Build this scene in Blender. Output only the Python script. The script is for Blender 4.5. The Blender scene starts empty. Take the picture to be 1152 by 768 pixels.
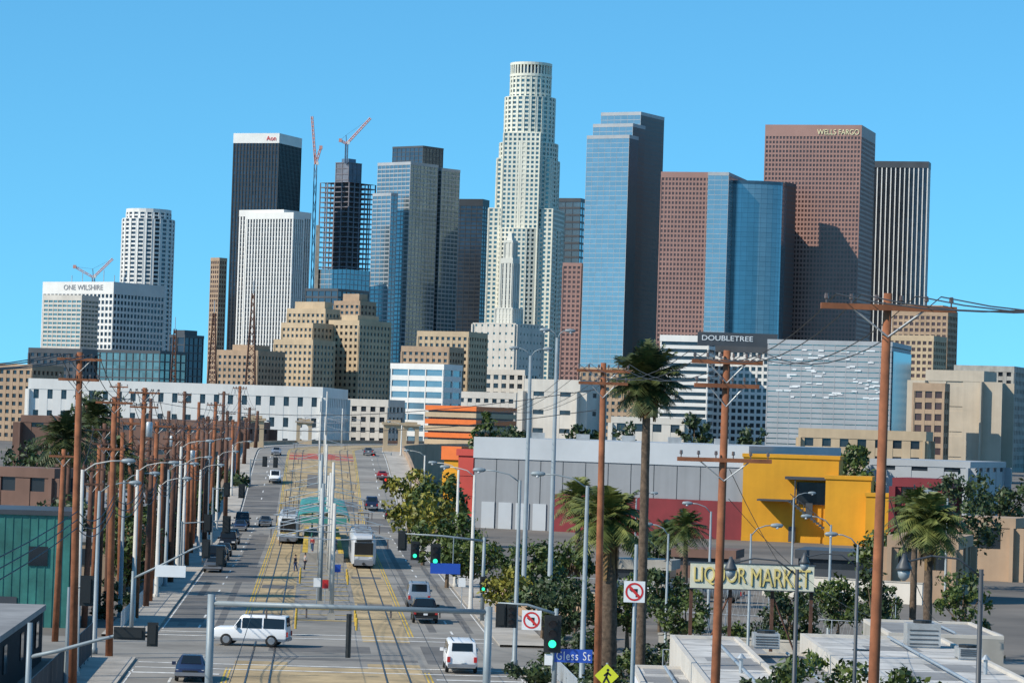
import bpy, math, random
from mathutils import Vector, Matrix
random.seed(7)
C = bpy.context.scene.collection
F = 3500.0; H = 16.0
ph = math.radians(1.8); pt = math.atan(92/F)
r0 = Vector((1,0,0)); fw = Vector((0,math.cos(pt),math.sin(pt))); u0 = Vector((0,-math.sin(pt),math.cos(pt)))
rt = r0*math.cos(ph)+u0*math.sin(ph); up = -r0*math.sin(ph)+u0*math.cos(ph)
CAM = Vector((0,0,H))
def ray(px,py): return fw+rt*((px-576)/F)-up*((py-384)/F)
def P(px,py,D):
    d = ray(px,py); return CAM+d*(D/d.y)
def G(px,py,z=0):
    d = ray(px,py); return CAM+d*((z-H)/d.z)
hd = math.atan((358-576)/F)
def rz(s):
    if s < 430: return 0.0
    if s < 625:
        x = (s-430)/195; return 9.4*(x*x*(3-2*x))
    return 9.4-1.5*min(1,(s-625)/500)
def R(s,t,z=0):
    t=t+1.3
    if s>600: t=t+.00028*(s-600)**2
    return Vector((s*math.sin(hd)+t*math.cos(hd), s*math.cos(hd)-t*math.sin(hd), z))
def ST(p):
    return (p.x*math.sin(hd)+p.y*math.cos(hd), p.x*math.cos(hd)-p.y*math.sin(hd)-1.3)

# ------------------------------------------------------------------ materials
def nt(name):
    m = bpy.data.materials.new(name); m.use_nodes = True
    n = m.node_tree.nodes; l = m.node_tree.links
    return m, n, l, n['Principled BSDF']
def cl(c, k): return tuple(min(1,max(0,x*k)) for x in c)+(1,)
def mat(name, col, rough=.75, metal=0, var=.18, scale=.6, bump=0, streak=0, emit=0):
    m,n,l,b = nt(name)
    tc = n.new('ShaderNodeTexCoord')
    nz = n.new('ShaderNodeTexNoise'); nz.inputs['Scale'].default_value = scale; nz.inputs['Detail'].default_value = 5
    nz.inputs['Roughness'].default_value = .65
    l.new(tc.outputs['Object'], nz.inputs['Vector'])
    rp = n.new('ShaderNodeValToRGB'); rp.color_ramp.elements[0].position = .3; rp.color_ramp.elements[1].position = .7
    rp.color_ramp.elements[0].color = cl(col,1-var); rp.color_ramp.elements[1].color = cl(col,1+var)
    l.new(nz.outputs['Fac'], rp.inputs['Fac'])
    out = rp.outputs['Color']
    if streak:
        mp = n.new('ShaderNodeMapping'); mp.inputs['Scale'].default_value = (1.3,1.3,.06)
        l.new(tc.outputs['Object'], mp.inputs['Vector'])
        n2 = n.new('ShaderNodeTexNoise'); n2.inputs['Scale'].default_value = .8; l.new(mp.outputs['Vector'], n2.inputs['Vector'])
        mx = n.new('ShaderNodeMix'); mx.data_type = 'RGBA'; mx.blend_type = 'MULTIPLY'; mx.inputs[0].default_value = streak
        l.new(out, mx.inputs[6]); l.new(n2.outputs['Fac'], mx.inputs[7]); out = mx.outputs[2]
    l.new(out, b.inputs['Base Color'])
    b.inputs['Roughness'].default_value = rough; b.inputs['Metallic'].default_value = metal
    if bump:
        bp = n.new('ShaderNodeBump'); bp.inputs['Strength'].default_value = bump; bp.inputs['Distance'].default_value = .05
        l.new(nz.outputs['Fac'], bp.inputs['Height']); l.new(bp.outputs['Normal'], b.inputs['Normal'])
    if emit:
        b.inputs['Emission Color'].default_value = col+(1,); b.inputs['Emission Strength'].default_value = emit
    return m
def glass(name, col, fh=4, bay=3, var=.35, rough=.12, metal=.75):
    m,n,l,b = nt(name)
    tc = n.new('ShaderNodeTexCoord')
    sn = n.new('ShaderNodeVectorMath'); sn.operation = 'SNAP'; sn.inputs[1].default_value = (bay,bay,fh)
    l.new(tc.outputs['Object'], sn.inputs[0])
    wn = n.new('ShaderNodeTexWhiteNoise'); wn.noise_dimensions = '3D'; l.new(sn.outputs[0], wn.inputs['Vector'])
    nz = n.new('ShaderNodeTexNoise'); nz.inputs['Scale'].default_value = .03; l.new(tc.outputs['Object'], nz.inputs['Vector'])
    ad = n.new('ShaderNodeMath'); ad.operation = 'MULTIPLY_ADD'; ad.inputs[1].default_value = .4
    l.new(wn.outputs['Value'], ad.inputs[0]); l.new(nz.outputs['Fac'], ad.inputs[2])
    rp = n.new('ShaderNodeValToRGB'); rp.color_ramp.elements[0].position = .3; rp.color_ramp.elements[1].position = 1
    rp.color_ramp.elements[0].color = cl(col,1-var); rp.color_ramp.elements[1].color = cl(col,1+var)
    l.new(ad.outputs[0], rp.inputs['Fac']); l.new(rp.outputs['Color'], b.inputs['Base Color'])
    b.inputs['Roughness'].default_value = rough; b.inputs['Metallic'].default_value = metal
    return m
def leafmat(name, a, b_, sc=.7):
    m,n,l,b = nt(name)
    tc = n.new('ShaderNodeTexCoord'); nz = n.new('ShaderNodeTexNoise'); nz.inputs['Scale'].default_value = sc; nz.inputs['Detail'].default_value = 8
    l.new(tc.outputs['Object'], nz.inputs['Vector'])
    rp = n.new('ShaderNodeValToRGB'); rp.color_ramp.elements[0].position = .35; rp.color_ramp.elements[1].position = .65
    rp.color_ramp.elements[0].color = a+(1,); rp.color_ramp.elements[1].color = b_+(1,)
    l.new(nz.outputs['Fac'], rp.inputs['Fac']); l.new(rp.outputs['Color'], b.inputs['Base Color'])
    b.inputs['Roughness'].default_value = .55
    return m
M = dict(
 ground=mat('ground_dirt',(.15,.13,.11),.95,var=.45,scale=.03),
 asphalt=mat('asphalt',(.245,.225,.198),.9,var=.32,scale=.12,bump=.2),
 asphalt2=mat('asphalt_patch',(.14,.13,.12),.9,var=.3,scale=.3),
 bed=mat('track_concrete',(.40,.295,.16),.9,var=.45,scale=.25),
 walk=mat('sidewalk',(.40,.36,.31),.9,var=.28,scale=.3),
 white_p=mat('white_marking',(.68,.66,.62),.7,var=.35,scale=1.5),
 yellow_p=mat('yellow_marking',(.58,.38,.05),.7,var=.5,scale=.5),
 redpave=mat('red_paving',(.40,.09,.06),.85,var=.25,scale=.3),
 rail=mat('rail_steel',(.12,.09,.07),.4,.8),
 cream=mat('cream_granite',(.68,.65,.54),.6,var=.08,scale=.05),
 cream2=mat('deco_stone',(.60,.58,.51),.7,var=.1,scale=.1,streak=.1),
 white=mat('white_cladding',(.76,.73,.68),.6,var=.08,scale=.08,streak=.12),
 offw=mat('off_white_stucco',(.62,.57,.50),.8,var=.12,scale=.1,streak=.2),
 beige2=mat('pale_beige_stucco',(.52,.44,.34),.8,var=.12,scale=.1,streak=.2),
 grey=mat('grey_panel',(.36,.37,.38),.6,var=.12,scale=.1),
 dgrey=mat('dark_grey',(.06,.065,.072),.5,var=.2,scale=.1),
 black=mat('black_cladding',(.022,.024,.028),.45,var=.2,scale=.1),
 beige=mat('beige_stone',(.52,.39,.25),.8,var=.15,scale=.1,streak=.2),
 tan=mat('tan_brick',(.42,.29,.19),.85,var=.2,scale=.12,streak=.2),
 brown=mat('brown_granite',(.33,.18,.145),.5,var=.1,scale=.05),
 bside=mat('brown_shade_side',(.085,.042,.034),.45,var=.15,scale=.05),  # shade of the turned-away glass faces, put into a dark brown colour
 dside=mat('dark_blue_shade_side',(.03,.045,.06),.4,var=.15,scale=.05),  # dark blue version of the shaded face tone, painted as base colour
 rbrown=mat('red_brown_brick',(.20,.11,.08),.8,var=.25,scale=.1,streak=.3),
 concrete=mat('concrete',(.42,.39,.34),.85,var=.25,scale=.2,streak=.3),
 roof=mat('white_roof_membrane',(.50,.48,.45),.85,var=.35,scale=.35),
 groof=mat('grey_roof',(.25,.245,.24),.85,var=.3,scale=.2),
 steel=mat('construction_steel',(.16,.15,.17),.6,var=.2,scale=.1),
 corem=mat('core_concrete',(.14,.16,.20),.7,var=.3,scale=.15),
 cranew=mat('crane_paint',(.62,.30,.25),.5), craneg=mat('crane_grey',(.10,.16,.24),.5),
 green_st=mat('teal_paint',(.05,.24,.20),.6,var=.35,scale=.4,streak=.6),
 teal=mat('teal_canopy',(.06,.27,.215),.45,var=.2),
 orange=mat('orange_paint',(.74,.16,.025),.6,var=.1), red=mat('red_paint',(.20,.02,.026),.75,var=.2,scale=.2,streak=.25),
 brightred=mat('bright_red_paint',(.45,.05,.035),.7,var=.15,scale=.2),
 yellow=mat('yellow_stucco',(.72,.335,.015),.8,var=.12,scale=.15,streak=.2),
 wood=mat('pole_wood',(.31,.11,.048),.9,var=.45,scale=1.2,streak=.45),
 dwood=mat('dark_pole_wood',(.14,.065,.042),.9,var=.4,scale=1.2,streak=.4),
 galv=mat('galvanised_steel',(.42,.45,.47),.45,.4,var=.12),
 pgrey=mat('pole_grey_paint',(.24,.28,.30),.5,.1),
 pole_c=mat('pole_concrete',(.52,.50,.46),.8),
 blk=mat('black_signal',(.015,.016,.016),.5), lens_g=mat('lit_green_lens',(.03,.9,.45),.3,emit=1.6,var=0),
 lens_r=mat('lit_red_lens',(.9,.04,.02),.3,emit=1.4,var=0), lens_d=mat('unlit_lens',(.05,.02,.015),.3),
 insul=mat('insulator',(.12,.09,.08),.3), wire=mat('wire_black',(.03,.03,.03),.6),
 trunk=mat('bark',(.14,.095,.06),.95,var=.4,scale=3), ptrunk=mat('palm_bark',(.11,.075,.05),.95,var=.55,scale=4,bump=.8),
 skirt=mat('dead_fronds',(.20,.12,.05),.9,var=.45,scale=3),
 blue=mat('sign_blue',(.02,.08,.42),.4,var=.05), signw=mat('sign_white',(.80,.80,.79),.4,var=.04), board=mat('sign_cream',(.72,.68,.52),.6,var=.1,scale=1),
 lett_o=mat('letter_outline_grey',(.15,.12,.08),.6), lett_y=mat('letter_pale_yellow',(.78,.60,.20),.5),
 signr=mat('sign_red',(.6,.03,.03),.4,var=.05), signy=mat('sign_yellow_green',(.62,.66,.03),.4,var=.05),
 gold=mat('gold_letters',(.85,.72,.42),.4,.2), tyre=mat('tyre',(.02,.02,.02),.9), rim=mat('wheel_rim',(.45,.46,.47),.3,.8),
 cwhite=mat('car_white',(.78,.78,.78),.25,var=.03), csilver=mat('car_silver',(.42,.43,.45),.3,.5,var=.03), cblack=mat('car_black',(.012,.012,.014),.2,var=.05),
 cnavy=mat('car_navy',(.02,.03,.07),.25,var=.05), cgrey=mat('car_grey',(.12,.125,.13),.3,.4,var=.05), cred=mat('car_red',(.3,.02,.02),.3,var=.05),
 cglass=mat('car_glass',(.012,.016,.02),.06,var=.05), head=mat('headlight',(.7,.7,.7),.1,var=.03), tail=mat('taillight',(.45,.02,.02),.2,var=.05),
 trainw=mat('train_pale_grey',(.50,.51,.52),.35,var=.08), traing=mat('train_grey',(.20,.21,.23),.4),
 skin=mat('skin',(.45,.26,.18),.6,var=.05), cloth1=mat('dark_cloth',(.03,.03,.045),.9), cloth2=mat('blue_jeans',(.05,.08,.17),.9), cloth3=mat('grey_cloth',(.35,.33,.32),.9), cloth4=mat('red_cloth',(.35,.04,.04),.9), hair=mat('hair',(.02,.015,.01),.8),
 hvac=mat('hvac_metal',(.40,.40,.39),.55,.2,var=.25), graf=mat('painted_white_wall',(.7,.7,.72),.8,var=.12,scale=.8),
 roofm=mat('metal_roof_grey',(.42,.44,.46),.6,.1,var=.1,scale=.1), wallg=mat('warehouse_wall',(.26,.27,.285),.7,var=.12,scale=.08,streak=.25),
 gB=glass('blue_glass',(.17,.235,.265),4,4,.15,.12,.65), gLB=glass('light_blue_glass',(.26,.335,.365),4,5,.09,.14,.68), gD=glass('dark_glass',(.05,.06,.075),4,4,.4,.15,.6), gCB=glass('bowed_blue_glass',(.20,.275,.315),4,5,.09,.16,.66),
 gDB=glass('deep_blue_glass',(.08,.11,.135),4,4,.15,.15,.6), gG=glass('grey_green_glass',(.22,.25,.23),4,4,.3), gT=glass('window_teal',(.13,.17,.165),4,3,.4),
 gBr=glass('bronze_glass',(.11,.062,.055),4,3,.35,.25,.35), gW=glass('window_dark',(.04,.05,.06),3,3,.6,.1,.4),
 lf1=leafmat('leaf_mid',(.02,.042,.008),(.10,.135,.02)), lf2=leafmat('leaf_dark',(.010,.024,.007),(.055,.085,.018)), lf3=leafmat('leaf_olive',(.09,.10,.012),(.30,.26,.03)),
 palm=leafmat('palm_leaf',(.03,.055,.012),(.11,.135,.03),1.5), palm2=leafmat('palm_leaf_yellowed',(.06,.085,.018),(.19,.20,.05),1.5), palm3=leafmat('palm_leaf_dark',(.02,.035,.01),(.08,.095,.025),1.5),
)

# ------------------------------------------------------------------ mesh helpers
class MB:
    def __init__(s): s.v=[]; s.f=[]
    def add(s,vs,fs):
        n=len(s.v); s.v.extend(tuple(v) for v in vs); s.f.extend(tuple(n+i for i in q) for q in fs)
    def obox(s,c,ax,ay,az):
        c,ax,ay,az=Vector(c),Vector(ax),Vector(ay),Vector(az)
        vs=[c+ax*i+ay*j+az*k for k in (-1,1) for j in (-1,1) for i in (-1,1)]
        s.add(vs,[(0,2,3,1),(4,5,7,6),(0,1,5,4),(2,6,7,3),(0,4,6,2),(1,3,7,5)]); return s
    def box(s,x0,x1,y0,y1,z0,z1):
        return s.obox(((x0+x1)/2,(y0+y1)/2,(z0+z1)/2),((x1-x0)/2,0,0),(0,(y1-y0)/2,0),(0,0,(z1-z0)/2))
    def prism(s,poly,z0,z1,poly2=None):
        n=len(poly); q=poly2 or poly
        vs=[(p[0],p[1],z0) for p in poly]+[(p[0],p[1],z1) for p in q]
        s.add(vs,[tuple(range(n-1,-1,-1)),tuple(range(n,2*n))]+[(i,(i+1)%n,n+(i+1)%n,n+i) for i in range(n)]); return s
    def tube(s,pts,rad,n=6):
        pts=[Vector(p) for p in pts]; k=len(pts)
        if not hasattr(rad,'__len__'): rad=[rad]*k
        vs=[]
        for i,p in enumerate(pts):
            d=(pts[min(i+1,k-1)]-pts[max(i-1,0)])
            if d.length<1e-9: d=Vector((0,0,1))
            d.normalize()
            a=d.cross(Vector((0,0,1)) if abs(d.z)<.95 else Vector((0,1,0))).normalized(); b=d.cross(a)
            for j in range(n):
                t=2*math.pi*j/n; vs.append(p+(a*math.cos(t)+b*math.sin(t))*rad[i])
        fs=[(i*n+j,i*n+(j+1)%n,(i+1)*n+(j+1)%n,(i+1)*n+j) for i in range(k-1) for j in range(n)]
        fs+=[tuple(range(n-1,-1,-1)),tuple(range((k-1)*n,k*n))]
        s.add(vs,fs); return s
    def quad(s,a,b,c,d): s.add([a,b,c,d],[(0,1,2,3)]); return s
    def poly(s,pts): s.add(pts,[tuple(range(len(pts)))]); return s
    def build(s,name,m,parent=None,off=None,smooth=False):
        me=bpy.data.meshes.new(name)
        vs=s.v if off is None else [(v[0]-off[0],v[1]-off[1],v[2]-off[2]) for v in s.v]
        me.from_pydata(vs,[],s.f); me.update()
        if smooth:
            for p in me.polygons: p.use_smooth=True
        if m: me.materials.append(m)
        o=bpy.data.objects.new(name,me); C.objects.link(o)
        if parent: o.parent=parent
        return o
def thing(name,label,cat,loc=(0,0,0),rot=0,group=None):
    o=bpy.data.objects.new(name,None); C.objects.link(o); o.location=loc; o.rotation_euler=(0,0,rot); o.empty_display_size=.3
    o['label']=label; o['category']=cat
    if group: o['group']=group
    return o
def tag(o,label,cat,group=None):
    o['label']=label; o['category']=cat
    if group: o['group']=group
    return o
def struct(o): o['kind']='structure'; return o
def text(name,body,w,h,m,parent,loc,yaw=0,ext=.05,label=None,space=1.0):
    cu=bpy.data.curves.new(name,'FONT'); cu.body=body; cu.size=1; cu.extrude=.02; cu.space_character=space
    o=bpy.data.objects.new(name+'_tmp',cu); C.objects.link(o)
    bpy.context.view_layer.update()
    dg=bpy.context.evaluated_depsgraph_get(); me=bpy.data.meshes.new_from_object(o.evaluated_get(dg)); bpy.data.objects.remove(o)
    xs=[v.co.x for v in me.vertices]; ys=[v.co.y for v in me.vertices]
    cx,cy=(min(xs)+max(xs))/2,(min(ys)+max(ys))/2; sx=w/(max(xs)-min(xs)); sy=h/(max(ys)-min(ys))
    for v in me.vertices:
        v.co=Vector(((v.co.x-cx)*sx,(v.co.y-cy)*sy,v.co.z*ext/.02))
    me.transform(Matrix.Translation(Vector(loc))@Matrix.Rotation(yaw,4,'Z')@Matrix.Rotation(math.pi/2,4,'X'))
    me.materials.clear(); me.materials.append(m)
    q=bpy.data.objects.new(name,me); C.objects.link(q); q.parent=parent
    if label: q['label']=label
    return q

# ------------------------------------------------------------------ buildings
def rb(xl,xc,xr,yt,D,th):
    th=math.radians(th); c=P(xc,yt,D)
    a=(xc-xl)*D/F/math.cos(th); b=(xr-xc)*D/F/math.sin(th)
    c2=Vector((c.x,c.y)); L=Vector((-math.cos(th),math.sin(th)))*a; Rr=Vector((math.sin(th),math.cos(th)))*b
    return [c2,c2+Rr,c2+Rr+L,c2+L], c.z
def offs(poly,d):
    n=len(poly); out=[]
    for i in range(n):
        a,b,c=poly[i-1],poly[i],poly[(i+1)%n]
        e1=(b-a).normalized(); e2=(c-b).normalized()
        n1=Vector((e1.y,-e1.x)); n2=Vector((e2.y,-e2.x))
        out.append(b+(n1+n2)*d/(1+n1.dot(n2)))
    return out
def circ(c,r,n=24,a0=0): return [Vector((c.x+r*math.cos(a0+2*math.pi*i/n),c.y+r*math.sin(a0+2*math.pi*i/n))) for i in range(n)]
def tower(root,poly,z0,z1,gl,fr,fh=4,bay=4,sh=.35,pw=.25,pr=.35,ppr=None,band=0,bandm=None,win=None,wedges=(3,0),rp=0,rpm=None,pier_edges=None,wname='window',pe=.9,side=None):
    off=root.location; ppr=pr+.08 if ppr is None else ppr
    if gl: MB().prism(poly,z0,z1).build('glazing' if not win else 'wall',gl,root,off)
    nf=max(1,round((z1-band-z0)/fh)); fh=(z1-band-z0)/nf
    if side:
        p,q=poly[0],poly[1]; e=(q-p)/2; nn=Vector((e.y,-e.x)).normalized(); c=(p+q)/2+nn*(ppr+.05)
        MB().obox((c.x,c.y,(z0+z1-band)/2),(e.x*.995,e.y*.995,0),(nn.x*.05,nn.y*.05,0),(0,0,(z1-band-z0)/2)).build('painted_shade_side',side,root,off)  # dark panel over the glass that paints this face's shade
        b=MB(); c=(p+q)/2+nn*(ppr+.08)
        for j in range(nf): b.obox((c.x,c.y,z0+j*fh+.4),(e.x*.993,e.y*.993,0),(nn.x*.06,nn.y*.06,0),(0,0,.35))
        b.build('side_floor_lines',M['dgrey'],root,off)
    if sh>0:
        b=MB(); q=offs(poly,pr)
        for j in range(nf): b.prism(q,z0+j*fh,z0+j*fh+sh*fh)
        b.build('floor_bands',fr,root,off)
    if pw>0:
        b=MB()
        for i in range(len(poly)):
            if pier_edges is not None and i not in pier_edges: continue
            p,q=poly[i],poly[(i+1)%len(poly)]; L=(q-p).length; e=(q-p)/L; nn=Vector((e.y,-e.x)); n=max(1,round(L/bay)); w=pw*L/n/2
            for k in range(n+1):
                c=p+e*(L*k/n)+nn*(ppr/2-.1)
                b.obox((c.x,c.y,(z0+z1-band)/2),(e.x*w,e.y*w,0),(-nn.x*(ppr/2+.1),-nn.y*(ppr/2+.1),0),(0,0,(z1-band-z0)/2))
        b.build('facade_piers',fr,root,off)
    pm=bandm or fr
    MB().prism(offs(poly,ppr+.12),z1-band,z1+pe).build('parapet',pm,root,off)
    if rp: MB().prism(offs(poly,-min(6,.22*min((poly[1]-poly[0]).length,(poly[2]-poly[1]).length))),z1+pe,z1+pe+rp).build('roof_plant_room',rpm or fr,root,off)
    if win:
        cnt=root.get('_w',0); rest=MB()
        for i in wedges:
            p,q=poly[i],poly[(i+1)%len(poly)]; L=(q-p).length; e=(q-p)/L; nn=Vector((e.y,-e.x)); n=max(1,round(L/bay)); bw=L/n; w=bw*(1-pw)/2; hz=fh*(1-sh)/2
            me=None
            for j in range(nf-1,-1,-1):
                for k in range(n):
                    c=p+e*(bw*(k+.5))+nn*.04; zc=z0+j*fh+sh*fh+hz
                    if zc<2: continue
                    if cnt<100:
                        if me is None:
                            t=MB().obox((0,0,0),(e.x*w,e.y*w,0),(-nn.x*.03,-nn.y*.03,0),(0,0,hz)); o=t.build(wname,win,root); me=o.data
                        else:
                            o=bpy.data.objects.new(wname,me); C.objects.link(o); o.parent=root
                        o.location=(c.x-off.x,c.y-off.y,zc-off.z); cnt+=1
                    else:
                        rest.obox((c.x,c.y,zc),(e.x*w,e.y*w,0),(-nn.x*.03,-nn.y*.03,0),(0,0,hz))
        root['_w']=cnt
        if rest.v:
            o=rest.build(wname,win,root,off); o['kind']='stuff'
def bldg(label,vols,name='office_tower',cat='skyscraper',group=None):
    poly,_=rb(*vols[0][0]); c=sum(poly,Vector((0,0)))/4
    root=thing(name,label,cat,(c.x,c.y,0),0,group)
    for v in vols:
        p,z=rb(*v[0]); k=dict(v[3]) if len(v)>3 else {}
        z0=k.pop('z0',0)
        for kk in ('bandm','win','side','rpm'):
            if kk in k and isinstance(k[kk],str): k[kk]=M[k[kk]]
        if v[0][4]<800: k.setdefault('pe',.12)
        tower(root,p,z0,z,M[v[1]] if v[1] else None,M[v[2]],**k)
    if '_w' in root: del root['_w']
    return root

# skyline, left to right
t=bldg('broad white office block with roof lettering, leftmost of the skyline',[((40,128,177,318,3000,35),'gD','white',dict(fh=6,bay=5,sh=.4,pw=.35,pr=.5,band=11))],'office_block','office building')
p,z=rb(40,128,177,318,3000,35); a=math.radians(35); e=Vector((-math.cos(a),math.sin(a))); nn=Vector((-math.sin(a),-math.cos(a)))
q=p[0]+e*(37*3000/F/math.cos(a))+nn*.95
text('sign_letters','ONE WILSHIRE',49*3000/F/math.cos(a),5,M['traing'],t,(q.x-t.location.x,q.y-t.location.y,z-4.5),-a,.15)
o=t.location
for k in range(5):
    q2=p[0]+e*(12+k*14)-nn*14; b=MB(); b.tube([(q2.x,q2.y,z),(q2.x,q2.y,z+8+5*(k%2))],.35,4); b.build('roof_mast',M['galv'],t,o)
bldg('pale low office block standing in front of the lettered white block',[((46,92,107,333,2800,30),'gG','offw',dict(fh=4,bay=5,sh=.5,pw=.15,pr=.4,band=4))],'office_block','office building')
pc=P(164,235,3300); c=Vector((pc.x,pc.y+28))
t=thing('office_tower','white rounded tower with square window grid left of black slab tower','skyscraper',(c.x,c.y,0))
tower(t,circ(c,27.5,20),0,P(164,246,3300).z,M['gD'],M['white'],fh=4.6,bay=8,sh=.42,pw=.4,pr=.6)
tower(t,circ(c,23.5,20),P(164,246,3300).z-.5,pc.z,M['gD'],M['white'],fh=4.6,bay=8,sh=.42,pw=.4,pr=.6,band=3)
t=bldg('tall black slab tower with white top band and red sign',[((262,314,335,151,3100,20),'gD','black',dict(fh=4,bay=3.5,sh=.2,pw=.4,pr=.2,ppr=.6,band=9,bandm='white'))])
p,z=rb(262,314,335,151,3100,20); a=math.radians(20); e=Vector((-math.cos(a),math.sin(a))); nn=Vector((-math.sin(a),-math.cos(a))); q=p[0]+e*8+nn*1
text('sign_letters','Aon',10.5,4.6,M['signr'],t,(q.x-t.location.x,q.y-t.location.y,z-4.2),-a,.2)
bldg('very slender brown gridded tower beside white ribbed tower',[((237,247,254,291,2600,40),'gBr','tan',dict(fh=4,bay=2.6,sh=.4,pw=.35,pr=.3,band=2))])
bldg('white tower with close vertical ribs in front of black slab tower',[((268,319,346,237,2800,32),'gD','white',dict(fh=4,bay=3.2,sh=.1,pw=.42,pr=.15,ppr=.9,band=5)),((276,330,340,240,2780,32),'gD','white',dict(fh=4,bay=3.2,sh=.1,pw=.42,pr=.15,ppr=.9,band=5))])
# tower under construction
p,z=rb(359,393,421,205,3200,38); cc=sum(p,Vector((0,0)))/4
t=thing('unfinished_tower','unfinished steel framed tower with open floors and glazed lower storeys','skyscraper',(cc.x,cc.y,0))
tower(t,p,0,z,None,M['steel'],fh=5.2,bay=9,sh=.2,pw=.14,pr=.05,ppr=.4,pe=.2)
zc_=P(393,182,3200).z
tower(t,offs(p,-11),0,zc_,M['corem'],M['steel'],fh=6,bay=7,sh=.15,pw=.1,pr=.4)
MB().prism(offs(p,-15),zc_,zc_+5).build('core_top',M['craneg'],t,t.location)
zl=P(393,303,3200).z
tower(t,offs(p,.7),0,zl,M['gB'],M['grey'],fh=5.2,bay=6,sh=.15,pw=.06,pr=.2,pe=.2)
q=p[3]; zh=P(360,252,3200).z
MB().obox((q.x-1,q.y-2,zh/2),(2.0,0,0),(0,2,0),(0,0,zh/2)).build('hoist_tower',M['concrete'],t,t.location)
def lattice(b,a,c,w,n,rad,w2=None):
    a,c=Vector(a),Vector(c); d=(c-a).normalized(); s1=d.cross(Vector((0,1,0))).normalized(); s2=d.cross(s1).normalized(); w2=w if w2 is None else w2
    f_=lambda u_,j:a+(c-a)*u_+((s1+s2),(s1-s2),(-s1-s2),(-s1+s2))[j]*(w*(1-u_)+w2*u_)
    for j in range(4): b.tube([f_(0,j),f_(1,j)],rad,4)
    for i in range(n):
        for j in range(4):
            b.tube([f_(i/n,j),f_((i+1)/n,(j+1)%4)],rad*.7,3)
def crane(label,base,top,jib,cj,wm,r_=.4):
    t=thing('tower_crane',label,'crane',base); o=t.location
    b=MB(); lattice(b,base,top,1.3,16,r_); b.build('mast',M[wm],t,o)
    b=MB(); lattice(b,top,jib,.9,12,r_); b.build('jib',M['cranew'],t,o)
    b=MB(); lattice(b,top,cj,.9,4,r_); b.obox(cj,(1.6,0,0),(0,1.5,0),(0,0,1.8)); b.build('counter_jib',M['cranew'],t,o)
    ap=Vector(top)+Vector((-1,0,9)); b=MB(); b.tube([top,ap],.4,4); b.tube([ap,jib],.14,3); b.tube([ap,cj],.14,3); b.build('pendant_mast',M['craneg'],t,o)
    MB().obox(Vector(top)+Vector((2,-1.5,1)),(1.2,0,0),(0,1.2,0),(0,0,1.5)).build('cab',M['white'],t,o)
pb=P(355,185,3190); crane('luffing tower crane standing left of the unfinished tower',(P(352,322,3190).x,pb.y,0),pb,P(351,131,3190),P(361,166,3190),'craneg')
pb=P(390,162,3215); crane('luffing tower crane on top of the unfinished tower, jib to the right',(pb.x,pb.y,P(390,184,3215).z),pb,P(417,133,3215),P(383,158,3215),'craneg')
pb=P(118,303,3300); crane('distant crane jib above the lettered white block roof',(pb.x,pb.y,0),P(105,312,3300),P(127,291,3300),P(84,300,3300),'craneg',.3)
for lab,px,py,D,w in (('tall lattice radio mast in front of the white ribbed tower',285,330,1250,1.8),('lattice radio mast left of the tan brick block',241,352,1280,1.8),('shorter lattice mast in front of the dark green glass building',197,370,1300,1.1)):
    q=P(px,py,D); t=thing('lattice_mast',lab,'mast',(q.x,q.y,0)); b=MB(); lattice(b,(0,0,0),(0,0,q.z),w*1.7,22,.24,.4); b.build('lattice_frame',M['dwood'],t); MB().tube([(0,0,q.z),(0,0,q.z+5)],.16,5).build('antenna',M['galv'],t)
# crown glass tower
bldg('blue grey glass tower with darker crown right of unfinished tower',[
 ((424,462,492,183,2890,40),'gB','grey',dict(fh=4,bay=5,sh=.26,pw=.08,pr=.2,band=2)),
 ((441,476,498,165,2915,38),'gDB','dgrey',dict(fh=4,bay=5,sh=.15,pw=.1,pr=.2,band=1)),
 ((470,497,517,190,2925,42),'gB','grey',dict(fh=4,bay=5,sh=.26,pw=.08,pr=.2,band=2)),
 ((419,440,447,218,2870,40),'gB','grey',dict(fh=4,bay=5,sh=.26,pw=.08,pr=.2,band=2))])
bldg('plain dark slab tower behind blue grey glass tower',[((512,543,550,225,3050,20),'gD','black',dict(fh=4,bay=6,sh=.35,pw=.1,pr=.2,band=6))])
# round stepped tower
pc=P(598,68,2900); sc=2900/F; c=Vector((pc.x,pc.y+30)); zy=lambda y:P(598,y,2900).z
t=thing('round_tower','tallest tower, cream stepped cylinder with flat round crown','skyscraper',(c.x,c.y,0))
cr=dict(fh=4.3,bay=4.6,sh=.42,pw=.42,pr=.45)
tower(t,circ(c,23*sc,24),zy(110),zy(82),M['gT'],M['cream'],**cr)
tower(t,circ(c,28.5*sc,24),zy(185),zy(108),M['gT'],M['cream'],**cr)
def sq(cx,hw,hh,a):
    ca,sa=math.cos(a),math.sin(a); return [Vector((cx.x+x*ca-y*sa,cx.y+x*sa+y*ca)) for x,y in ((-hw,-hh),(hw,-hh),(hw,hh),(-hw,hh))]
tower(t,circ(c,33*sc,20),0,zy(160),M['gT'],M['cream'],**cr)
tower(t,sq(c,31*sc,21*sc,math.radians(-14)),0,zy(178),M['gT'],M['cream'],**cr)
tower(t,sq(c,21*sc,33*sc,math.radians(-14)),0,zy(150),M['gT'],M['cream'],**cr)
tower(t,circ(c,39*sc,16),0,zy(258),M['gT'],M['cream'],**cr)
tower(t,sq(c,37*sc,28*sc,math.radians(-14)),0,zy(235),M['gT'],M['cream'],**cr)
b=MB(); r1=23*sc
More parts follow.
